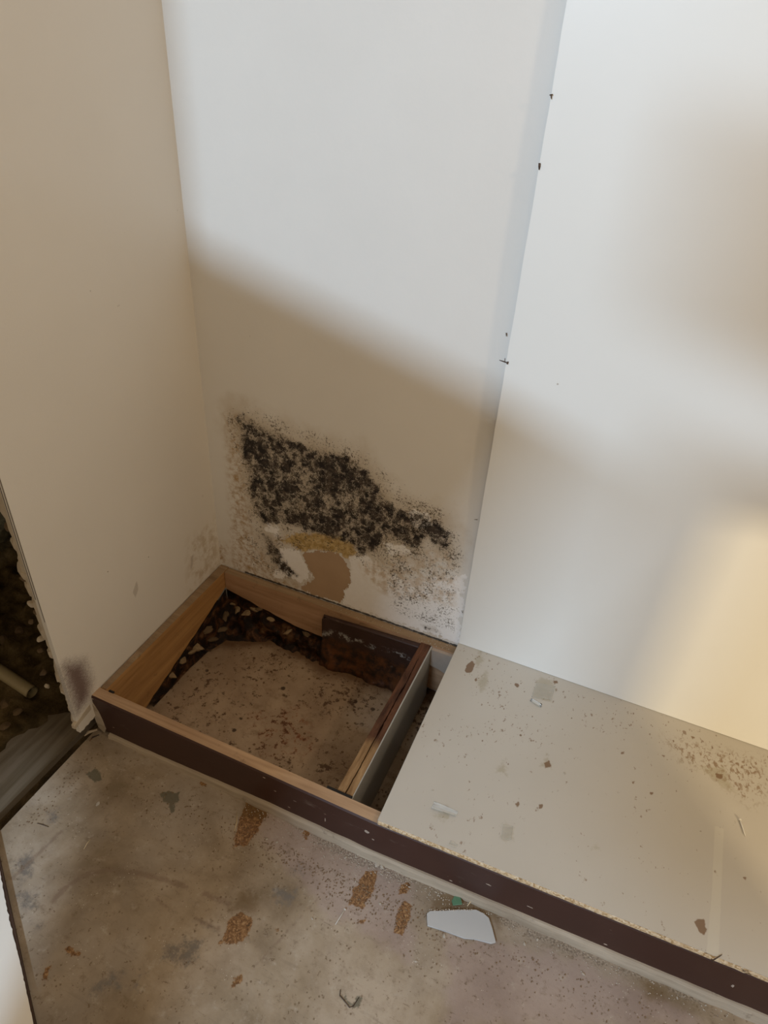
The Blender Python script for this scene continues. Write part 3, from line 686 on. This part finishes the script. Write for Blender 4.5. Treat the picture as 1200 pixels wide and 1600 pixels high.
# laminate edging on the left side
bm = bmesh.new(); add_prism(bm, [(xl1, float(fy(.77))+.001, H+.001), (xl0, -.0015, H+.001), (xl0, -.0015, ZT-.0002), (xl1, float(fy(.77))+.001, ZT-.0002)], (-.0006, 0, 0))
le = link('edge_banding', finish(bm), M['lam']); le.parent = sh; le.matrix_parent_inverse = Matrix.Translation(sh.location).inverted()

# ================================================================== WHITE BACK PANEL
us = np.linspace(0, 1, 50); vs = np.linspace(0, 1, 80); z0 = ZT+.0012; z1 = 2.3
def pan(u, v):
    z = z0+(z1-z0)*v
    gap = .0048+.016*np.sin(np.clip((z-z0)/1.9, 0, 1)*math.pi)*(1-u)**2
    wob = .0003*np.sin(z*37)+.0002*np.sin(z*91+1)
    return .7655+.004*np.sin(np.clip((z-z0)/1.9, 0, 1)*math.pi)*(1-u)+wob*(u < .01)+(2.10-.7655)*u, -gap-.0*u, z
pa = link('back_panel', grid_mesh(us, vs, pan, (0, .0032, 0)), M['panel'])
tag(pa, 'tall white hardboard back panel standing on the shelf against the wall', 'wall panel')

# ================================================================== ROTTEN CRUST AND RUBBLE IN THE FRAME
bm = bmesh.new(); nx, nz = 100, 22; g = []
def base_y(x): return np.interp(x, [.0, .03, .07, .13, .20, .28, .37, .40], [-.16, -.135, -.105, -.085, -.052, -.060, -.066, -.066])
for i in range(nx+1):
    row = []
    x = .034+(.395-.034)*i/nx
    for k in range(nz+1):
        t = k/nz; top = np.interp(x, [0, .03, .15, .281, .36, .42], [.072, .070, .045, .018, .016, .0])
        y = -.026+(float(base_y(x))+.026)*(t**1.6); z = top+(PIT-.004-top)*(t**.55)
        n1 = mnoise.noise(Vector((x*22, y*22, z*22))); n2 = mnoise.noise(Vector((x*70, y*70, z*70)))
        k2 = math.sin(math.pi*min(1, t))
        row.append(bm.verts.new((x, y-.014*n1*k2-.007*n2*k2, z+.020*n1*k2+.010*n2*k2)))
    g.append(row)
for i in range(nx):
    for k in range(nz): bm.faces.new((g[i][k], g[i+1][k], g[i+1][k+1], g[i][k+1])).smooth = True
# second sheet along the side rail
g = []
for i in range(71):
    row = []; y = -.03-(.40-.03)*i/70
    for k in range(15):
        t = k/14; top = float(np.interp(y, [-.45, -.416, -.184, -.036], [-.060, -.050, .018, .066])); wd = float(np.interp(y, [-.45, -.40, -.265, -.17, -.11, -.03], [.003, .004, .008, .018, .036, .05]))
        x = .033+.012*(-y)+wd*t**1.4; z = top+(PIT-.003-top)*t**.6
        n1 = mnoise.noise(Vector((x*24, y*24, z*24+5))); n2 = mnoise.noise(Vector((x*75, y*75, z*75))); k2 = math.sin(math.pi*t)
        row.append(bm.verts.new((x+.006*n1*k2, y+.003*n2*k2, z+(.012*n1+.005*n2)*k2)))
    g.append(row)
for i in range(70):
    for k in range(14): bm.faces.new((g[i][k], g[i+1][k], g[i+1][k+1], g[i][k+1])).smooth = True
bmesh.ops.solidify(bm, geom=list(bm.faces), thickness=.002)
tag(link('rotten_foot', finish(bm, True), M['rot'], fr), 'dark wet crust of rotten wood under the rear and side rails')
G = 'plaster lumps in the rotten corner of the frame'
L = [((372, 950), .009, 'plaster', 'small pale lump high in the back corner of the frame'), ((388, 958), .010, 'plaster', 'buff lump on the dark crust, second in from the back corner'), ((364, 944), .006, 'plaster', 'tiny buff lump beside the corner post shadow'),
     ((406, 951), .008, 'stone', 'brown lump lodged under the rear rail'), ((307, 1012), .013, 'plaster', 'largest buff lump at the left edge of the sunken slab'), ((285, 1032), .011, 'plaster', 'long pale lump along the side rail, below the largest one'),
     ((268, 1055), .009, 'plaster', 'flat pale lump low along the side rail'), ((332, 1000), .012, 'stone', 'brown stone at the head of the slab near the corner'), ((450, 988), .008, 'plaster', 'pale crumb cluster on the dark crust near the backing board'), ((335, 945), .010, 'stone', 'greyish brown lump leaning on the side rail end')]
L += [((252, 1070), .008, 'plaster', 'slim pale lump nearest the front end of the side rail'), ((298, 1020), .009, 'plaster', 'buff lump wedged between the two large ones on the left'), ((322, 985), .011, 'stone', 'brown slab-like lump on the crust left of the corner'),
      ((345, 985), .009, 'stone', 'dark lump in the middle of the crust by the corner'), ((425, 968), .008, 'plaster', 'thin buff lump high on the crust under the rear rail'), ((478, 990), .009, 'stone', 'brown lump on the crust beside the dark backing board'),
      ((398, 953), .009, 'plaster', 'pale lump third in from the back corner'), ((352, 962), .011, 'stone', 'long brown lump dropping from the back corner')]
bpy.context.view_layer.update(); DG = bpy.context.evaluated_depsgraph_get()
for i, ((px, py), r, mt, lb) in enumerate(L):
    d_ = Vector(pick(px, py, 2, -.5))-Vector(CAM)
    hit, p, nn_, *_r = S.ray_cast(DG, Vector(CAM), d_.normalized())
    o = link('plaster_lump' if mt == 'plaster' else 'stone', rock_mesh(r*1.25, i+2, (1.5, .8, .55), 3, .6), M['lump' if mt == 'plaster' else mt]); o.location = (p[0], p[1], p[2]+r*.25); o.rotation_euler = (random.uniform(-.4, .4), random.uniform(-.4, .4), random.uniform(0, 3))
    tag(o, lb, 'stone' if mt == 'stone' else 'plaster lump', G if mt == 'plaster' else 'brown stones in the rotten corner of the frame')

# rubble beyond the wall end
G = 'plaster chunks stuck along the broken wall end'
L = [((6, 825), .010, 'round plaster knob at the top of the broken wall edge'), ((46, 945), .012, 'angular grey chunk stuck halfway down the broken wall edge'), ((52, 958), .009, 'pale chunk directly under the angular grey one'), ((43, 973), .007, 'small whitish pebble hanging left of the broken edge'),
     ((59, 1000), .010, 'tan chunk beside the wall edge above the pipe'), ((58, 1018), .009, 'brown chunk against the wall edge level with the pipe'), ((62, 1053), .009, 'pointed pale chip touching the wall edge by the pipe mouth'), ((68, 1074), .007, 'little pale crumb just above the pipe mouth'), ((30, 905), .009, 'grey crumb on the broken edge below the upper gap')]
for i, ((px, py), r, lb) in enumerate(L):
    p = pick(px, py, 1, -.607); o = link('plaster_chunk', rock_mesh(r*.85, i+21, (1, .8, 1.1)), M['plaster'] if i % 3 == 1 else M['stone']); o.location = Vector(p)+Vector((.004, .006, 0)); o.rotation_euler = (i, i*.7, i*1.3); tag(o, lb, 'plaster chunk', G)
# grey open pipe end lying on the rubble
pp = pick(50, 1082, 2, .022); pq = pick(-60, 1010, 2, .03)
pe = empty('plastic_pipe', tuple(pp)); tag(pe, 'beige plastic pipe lying on the rubble left of the wall, open end facing right', 'pipe')
bm = bmesh.new(); dv = (Vector(pq)-Vector(pp)); add_tube(bm, [(0, 0, 0), dv*.5, dv*1.6], .0165, 28, False)
add_tube(bm, [dv*1.6, dv*.5, (0, 0, 0)], .0140, 28, False)
bmesh.ops.remove_doubles(bm, verts=bm.verts, dist=1e-6)
link('pipe_wall', finish(bm, True), M['pipe'], pe)
bm = bmesh.new(); dn = dv.normalized(); add_tube(bm, [dn*.02, dn*.022], .0140, 28); link('bore_shade_disc', finish(bm), M['black'], pe)['label'] = 'black disc painting the shade inside the pipe mouth'  # black disc drawn in place of the bore's own shade
# loose stones on the rubble slope
G = 'rubble stones left of the wall'
L = [((10, 1100), .014, 'flat pale stone under the pipe at the frame edge'), ((28, 1112), .011, 'small stone just below the pipe'), ((18, 1040), .012, 'dark stone above the pipe at the left edge'), ((42, 1030), .010, 'dark stone between pipe and wall end'), ((8, 1135), .012, 'worn stone on the ledge rim at the left'), ((5, 1000), .015, 'larger dark stone in the hollow behind the pipe'), ((30, 985), .012, 'brown stone deep in the hollow near the wall end')]
for i, ((px, py), r, lb) in enumerate(L):
    p = pick(px, py, 2, .008); o = link('rubble_stone', rock_mesh(r, i+41, (1.2, 1, .6)), M['stone']); o.location = p; o.rotation_euler = (0, 0, i*1.1); tag(o, lb, 'stone', G)
# splintered wood at the plinth corner
G = 'splinters at the plinth corner'
for i, (a, b, w_, lb) in enumerate([((128, 1132), (150, 1112), .004, 'upper pale splinter sticking out left of the plinth corner'), ((132, 1150), (152, 1140), .005, 'lower pale splinter at the foot of the plinth corner'), ((140, 1158), (155, 1148), .003, 'dark thin splinter under the plinth corner')]):
    p = Vector(pick(*a, 2, .012)); q = Vector(pick(*b, 2, .022)); bm = bmesh.new(); m_ = (p+q)/2+Vector((0, 0, .004)); add_tube(bm, [p-m_, (p-m_)*.3+Vector((0, 0, .003)), q-m_], [.0008, w_*.8, w_*.5], 6)
    o = link('wood_splinter', finish(bm), M['lath'] if i < 2 else M['rot']); o.location = m_; tag(o, lb, 'splinter', G)

# ================================================================== SMALL THINGS
def nail(px, py, ax, val, d, ln, rad, lb, mat='rusty', head=True, bend=None):
    p = Vector(pick(px, py, ax, val)); d = Vector(d).normalized(); bm = bmesh.new()
    e = empty('nail', p); tag(e, lb, 'nail')
    pts = [Vector((0, 0, 0)), d*ln*.5, d*ln]
    if bend: pts = [Vector((0, 0, 0)), d*ln*.55, d*ln*.6+Vector(bend)*ln*.45]
    add_tube(bm, pts, [rad, rad, rad*.5], 8); link('shank', finish(bm, True), M[mat], e)
    if head:
        bm = bmesh.new(); add_tube(bm, [-d*rad*.6, d*rad*.6], rad*2.4, 12); link('head', finish(bm), M[mat], e)
    return e
nail(793, 567, 1, -.024, (-1, .3, .0), .019, .0012, 'bent nail sticking out sideways halfway up the white panel edge', bend=None)
nail(789, 560, 1, -.024, (.1, .1, -1), .009, .0008, 'tiny pin above the sideways bent nail', head=False)
nail(791, 520, 1, -.004, (.25, -.3, -1), .007, .0010, 'short dark pin in the wall left of the panel edge', head=False)
nail(843, 255, 1, -.022, (.1, .1, -1), .010, .0019, 'dark rusty nail stub on the panel edge below the topmost one', head=False)
nail(861, 148, 1, -.022, (.3, .1, -1), .006, .0011, 'topmost small nail stub on the white panel edge')
nail(746, 812, 1, -.012, (-1, .3, -.5), .010, .0007, 'thin bent nail at the lower third of the panel edge', head=False)
nail(723, 958, 1, -.008, (-.6, .3, .8), .007, .0007, 'lowest thin nail near the foot of the panel edge', head=False)
nail(1156, 1281, 2, ZT+.0022, tuple(Vector(pick(1167, 1313, 2, ZT))-Vector(pick(1156, 1281, 2, ZT))), .036, .0013, 'shiny nail lying on the shelf near its right side', 'steel')
nail(1113, 1501, 2, ZT+.002, tuple(Vector(pick(1134, 1488, 2, ZT))-Vector(pick(1113, 1501, 2, ZT))), .024, .0011, 'dull nail lying near the front edge of the shelf', 'rusty')
nail(539, 1421, 2, .002, tuple(Vector(pick(520, 1451, 2, 0))-Vector(pick(539, 1421, 2, 0))), .034, .0010, 'thin steel nail on the floor among the rust stains', 'steel')
nail(500, 1243, 2, H+.001, (.1, -.2, 1), .004, .0012, 'nail point standing in the timber top of the plinth', head=False, mat='steel') if False else None

def stick(name, pxs, zz, rad, mat, lb, cat, lift=.001, ax=2):
    P = [Vector(pick(x, y, ax, zz+rad)) for x, y in pxs]; c = sum(P, Vector())/len(P); bm = bmesh.new()
    add_tube(bm, [p-c for p in P], [rad*(.6 if i in (0, len(P)-1) else 1) for i in range(len(P))], 8)
    o = link(name, finish(bm, True), M[mat]); o.location = c; return tag(o, lb, cat)
stick('straw', [(131, 1327), (136, 1318), (141, 1312)], 0, .0011, 'straw', 'short pale straw on the floor left of the arc shaped smear', 'straw')
stick('wood_splinter', [(366, 1299), (370, 1285), (370, 1269)], 0, .0012, 'straw', 'pale splinter along the left side of the big rust stain', 'splinter')
stick('curled_fibre', [(730, 1416), (736, 1408), (737, 1401), (733, 1396)], .003, .0012, 'straw', 'curled pale wood fibre behind the grey shard', 'fibre')
stick('bent_wire', [(532, 1546), (531, 1555), (540, 1566), (546, 1574), (552, 1572), (561, 1558)], 0, .0009, 'rusty', 'bent dark wire hook on the floor at the bottom', 'wire')
stick('metal_sliver', [(24, 1290), (50, 1293), (77, 1291)], 0, .0007, 'rusty', 'thin dark sliver beside the round stain on the left floor', 'sliver') if False else stick('metal_sliver', [(58, 1286), (68, 1289), (76, 1292)], 0, .0009, 'rusty', 'thin dark sliver on the left floor near the groove', 'sliver')

# grey shard
P = [Vector(pick(x, y, 2, .005)) for x, y in [(667, 1427), (672, 1423), (700, 1423), (714, 1421), (744, 1421), (756, 1427), (764, 1434), (769, 1450), (775, 1472), (768, 1474), (745, 1467), (726, 1466), (700, 1456), (668, 1446)]]
c = sum(P, Vector())/len(P); c.z = 0; bm = bmesh.new(); add_prism(bm, [p-c+Vector((0, 0, 0)) for p in P], (0, 0, -.0042)); bevel(bm, .0006, 1)
e = empty('panel_shard', c); tag(e, 'pale grey broken board shard lying on the floor by the plinth', 'shard')
link('shard_body', finish(bm), M['shard'], e)
bm = bmesh.new(); rr = random.Random(4)
for px in range(672, 740, 3):
    p = Vector(pick(px+rr.uniform(-1, 1), 1422+rr.uniform(-1, 1.2), 2, .0055))-c; vs_ = bmesh.ops.create_icosphere(bm, subdivisions=1, radius=.0016*rr.uniform(.5, 1.3))['verts']
    for v in vs_: v.co = v.co+p
link('torn_edge', finish(bm), M['crumb'], e)['label'] = 'torn white far edge of the shard'
# green plastic flake
P = [Vector(pick(x, y, 2, .004)) for x, y in [(712, 1396), (720, 1404), (722, 1414), (708, 1414), (706, 1406)]]; c = sum(P, Vector())/5; bm = bmesh.new(); add_prism(bm, [p-c for p in P], (0, 0, -.0025)); bevel(bm, .0005, 1)
for v in bm.verts: v.co.z += .3*v.co.x
o = link('plastic_flake', finish(bm), M['green']); o.location = c; tag(o, 'small green plastic flake between the shard and the plinth', 'flake')

# plaster chips: countable, each its own thing
def chip(px, py, zz, r, lb, mat='crumb', sq=(1.2, .8, .5), grp='pale chips on the floor along the plinth', ct='chip', name='plaster_chip', seed=0):
    p = pick(px, py, 2, zz+r*.3); o = link(name, rock_mesh(r, seed, sq, 2), M[mat]); o.location = p; o.rotation_euler = (0, 0, seed*.9); return tag(o, lb, ct, grp)
C = [(538, 1322, .0055, 'white ring-like chip against the foot of the plinth, left one of the two'), (590, 1350, .007, 'largest white chip against the plinth foot, above the long rust streak'), (597, 1354, .005, 'white chip touching the right side of the largest one'), (417, 1311, .003, 'tiny bright chip right of the big rust stain'),
     (433, 1316, .0025, 'tiny chip further right of the big rust stain'), (694, 1462, .004, 'white chip just below the grey shard'), (594, 1412, .003, 'small chip between the two long rust stains'), (650, 1502, .0028, 'small bright chip below the shard, lone on bare floor'), (153, 1256, .005, 'oval pale pebble on the left floor'),
     (488, 1435, .0025, 'tiny chip left of the floor nail'), (860, 1462, .0035, 'pale chip by the plinth foot right of the shard'), (840, 1468, .003, 'small chip just left of the one by the plinth foot'), (820, 1475, .0035, 'pale chip right of the shard point'), (912, 1522, .003, 'tiny chip on the lower right floor'),
     (610, 1343, .004, 'pale chip right of the largest chip at the plinth foot'), (560, 1335, .0035, 'small chip between the ring-like and the largest chip'), (660, 1372, .003, 'small chip at the plinth foot above the orange oval stain'), (472, 1325, .002, 'speck-like chip below the small rust spot'), (540, 1340, .0035, 'pale chip just below the ring-like one')]
for i, (x, y, r, lb) in enumerate(C): chip(x, y, 0, r, lb, seed=60+i)
chip(882, 1208, ZT, .0025, 'tiny white chip lying on the middle of the shelf', seed=90, grp='chips on the shelf'); chip(676, 1235, ZT, .002, 'tiny white chip on the shelf behind the shiny tape', seed=91, grp='chips on the shelf')
# crumbs nobody could count
def crumbs(name, pts, mat, lb, cat):
    bm = bmesh.new(); rr = random.Random(11)
    for (x, y, z, r) in pts:
        vs_ = bmesh.ops.create_icosphere(bm, subdivisions=1, radius=r)['verts']
        for v in vs_: v.co = Vector((v.co.x*rr.uniform(.6, 1.4), v.co.y*rr.uniform(.6, 1.4), v.co.z*.7))+Vector((x, y, z+r*.4))
    return tag(link(name, finish(bm), M[mat]), lb, cat, kind='stuff')
rr = random.Random(21); pts = []
for _ in range(560):
    x = rr.choice([rr.uniform(.45, 1.5), rr.gauss(.78, .14)]); d = abs(rr.gauss(0, .016))
    if x < .3: continue
    pts.append((x, float(fy(x))-.011-d, 0, rr.uniform(.0005, .0017)))
crumbs('plaster_grit', pts, 'crumb', 'fine pale grit scattered along the foot of the plinth', 'grit')
pts = []
for _ in range(900):
    x = rr.choice([rr.uniform(.2, 1.5), rr.gauss(.75, .15)]); d = .045+abs(rr.gauss(0, .035)); pts.append((x, float(fy(x))-.013-d, 0, rr.uniform(.0006, .0019)))
for _ in range(90):
    t = rr.random(); p = pick(14+t*130+abs(rr.gauss(0, 12)), 1308-t*145+abs(rr.gauss(0, 12)), 2, 0)
    if p[0] > .02 and p[1] > -.83: pts.append((p[0], p[1], 0, rr.uniform(.0006, .002)))
for _ in range(160): x = rr.uniform(0.42, 1.6); pts.append((x, rr.uniform(-1.1, -.6), 0, rr.uniform(.0005, .0012)))
crumbs('brown_grit', pts, 'grit', 'dark brown dirt grains strewn over the floor before the plinth', 'dirt')
pts = []
for _ in range(260): pts.append((rr.uniform(.08, .66), rr.uniform(-.50, -.09), PIT+.001, rr.uniform(.0006, .0016)))
for _ in range(50): pts.append((rr.uniform(.71, .78), rr.uniform(-.50, -.09), PIT+.001, rr.uniform(.0008, .0030)))
crumbs('slab_grit', pts, 'grit', 'dark grains scattered on the sunken slab inside the frame', 'dirt')
pts = []
for _ in range(110): pts.append((rr.uniform(.36, .75), rr.uniform(-.027, -.006), H, rr.uniform(.0005, .0013)))
crumbs('rail_dust', pts, 'crumb', 'pale crumbs lying on top of the rear rail', 'dust')

# tape pieces on the shelf
def tape(pxs, lb, curl=.004, mat='tape'):
    P = [Vector(pick(x, y, 2, ZT+.0006)) for x, y in pxs]; c = sum(P, Vector())/4; bm = bmesh.new(); n = 10; rows = []
    for i in range(n+1):
        a = P[0].lerp(P[3], i/n)-c; b = P[1].lerp(P[2], i/n)-c; h = curl*max(0, (i/n-.55)/.45)**1.5+.0002
        rows.append([bm.verts.new(a+(b-a)*(k/4)+Vector((0, 0, h+.0004*math.sin(i*1.7+k)))) for k in range(5)])
    for i in range(n):
        for k in range(4): bm.faces.new((rows[i][k], rows[i][k+1], rows[i+1][k+1], rows[i+1][k])).smooth = True
    bmesh.ops.solidify(bm, geom=list(bm.faces), thickness=.0003)
    o = link('sticky_tape', finish(bm), M[mat]); o.location = c; return tag(o, lb, 'tape', 'tape scraps on the shelf')
M['tapew'] = simple('white_tape_end', (.93, .94, .92), .12, .04, 40, .05)
tape([(838, 1066), (868, 1072), (862, 1094), (830, 1090)], 'clear tape scrap near the foot of the white panel, stained olive beneath', .002)
tape([(830, 1091), (847, 1100), (845, 1107), (828, 1096)], 'bright white rolled end of tape in front of the olive stained scrap', .003, 'tapew')
tape([(679, 1252), (716, 1268), (712, 1277), (674, 1264)], 'shiny whitish tape roll at the front left of the shelf', .004, 'tapew')
tape([(786, 1288), (802, 1291), (799, 1313), (783, 1311)], 'small clear square tape scrap in the front middle of the shelf', .001)
tape([(704, 1313), (716, 1320), (712, 1326), (700, 1320)], 'tiny clear scrap near the front left shelf edge', .002)
# brown flake by the shelf front
# ================================================================== WHITE BOARD, BOTTOM LEFT
z_ = .012
A = pick(-3, 1330, 2, z_); B = pick(57, 1604, 2, z_)
dv = (Vector(B)-Vector(A)); dv.z = 0; nrm = Vector((dv.y, -dv.x, 0)).normalized()
if nrm.x > 0: nrm = -nrm
Pa = Vector(A)-dv*.45; Pb = Vector(B)+dv*.22
e = empty('door_leaf', (Pa+Pb)/2-Vector((0, 0, z_))); tag(e, 'white painted board with a dark chipped edge lying in the lower left corner', 'board')
c = e.location.copy(); bm = bmesh.new(); N = 120; ed = []; lo = []
for i in range(N+1):
    t = i/N; p = Pa.lerp(Pb, t)-c; px_t = t
    w_ = .0035+.0035*max(0, math.sin((t-.32)*9))*(.7+.6*mnoise.noise(Vector((t*60, 0, 0))))+.001*mnoise.noise(Vector((t*140, 2, 0)))
    ed.append(p+nrm*w_)
top = [bm.verts.new((p.x, p.y, z_)) for p in ed]; far0 = bm.verts.new(tuple((Pb-c+nrm*.30).xy)+(z_,)); far1 = bm.verts.new(tuple((Pa-c+nrm*.30).xy)+(z_,))
bot = [bm.verts.new((p.x, p.y, z_-.0012)) for p in ed]; f0 = bm.verts.new(tuple((Pb-c+nrm*.30).xy)+(z_-.0012,)); f1 = bm.verts.new(tuple((Pa-c+nrm*.30).xy)+(z_-.0012,))
bm.faces.new(top+[far0, far1]); bm.faces.new((bot+[f0, f1])[::-1])
for i in range(N): bm.faces.new((top[i], bot[i], bot[i+1], top[i+1]))
bm.faces.new((top[-1], bot[-1], f0, far0)); bm.faces.new((top[0], far1, f1, bot[0])); bm.faces.new((far0, f0, f1, far1))
link('painted_face', finish(bm), M['white'], e)
bm = bmesh.new(); q = [Pa-c, Pb-c, Pb-c+nrm*.30, Pa-c+nrm*.30]; add_prism(bm, [(p.x, p.y, z_-.0014) for p in q], (0, 0, -(z_-.002)))
link('dark_core', finish(bm), M['dkedge'], e)['label'] = 'dark brown core showing along the chipped edge'

# ================================================================== UNSEEN BLOCKERS, added to shape the daylight
# added sheet, outlined to throw the slanted shadow on the back wall
yS = -1.45
def toS(x, z): return lerp_to(LA, (x, 0, z), 1, yS)
p0 = toS(-.9, 1.307); p1 = toS(.99, .792); p2 = toS(.70, .15)
bm = bmesh.new(); add_prism(bm, [tuple(p0), tuple(p1), tuple(p2), (p2.x, yS, .0), (p2.x-.06, yS, .0), (.30, yS, .27), (.14, yS, .55), (-.04, yS, .56), (-.07, yS, .03), (p0.x, yS, .03)], (0, .012, 0))
o = link('blocker_sheet', finish(bm), M['room']); tag(o, 'unseen sheet added behind the viewer to block daylight', 'light blocker')
# added box that casts the dark blob on the upper right panel
q = toS(1.09, 1.37); q2 = toS(1.09, 1.07)
bm = bmesh.new(); add_box(bm, q.x, 2.12, yS-.14, yS, q2.z, q.z); bevel(bm, .01, 2)
tag(link('blocker_box_upper', finish(bm), M['room']), 'unseen long box added behind the viewer to shade the upper panel', 'cabinet')

q = toS(1.20, .84); q3 = toS(1.2, .12); bm = bmesh.new(); add_box(bm, q.x, 2.12, yS-.30, yS, q3.z, q.z); bevel(bm, .006, 2)  # added box that keeps daylight off the lower right panel
tag(link('blocker_box_lower', finish(bm), M['room']), 'unseen deep box added behind the viewer to shade the lower panel', 'cabinet')
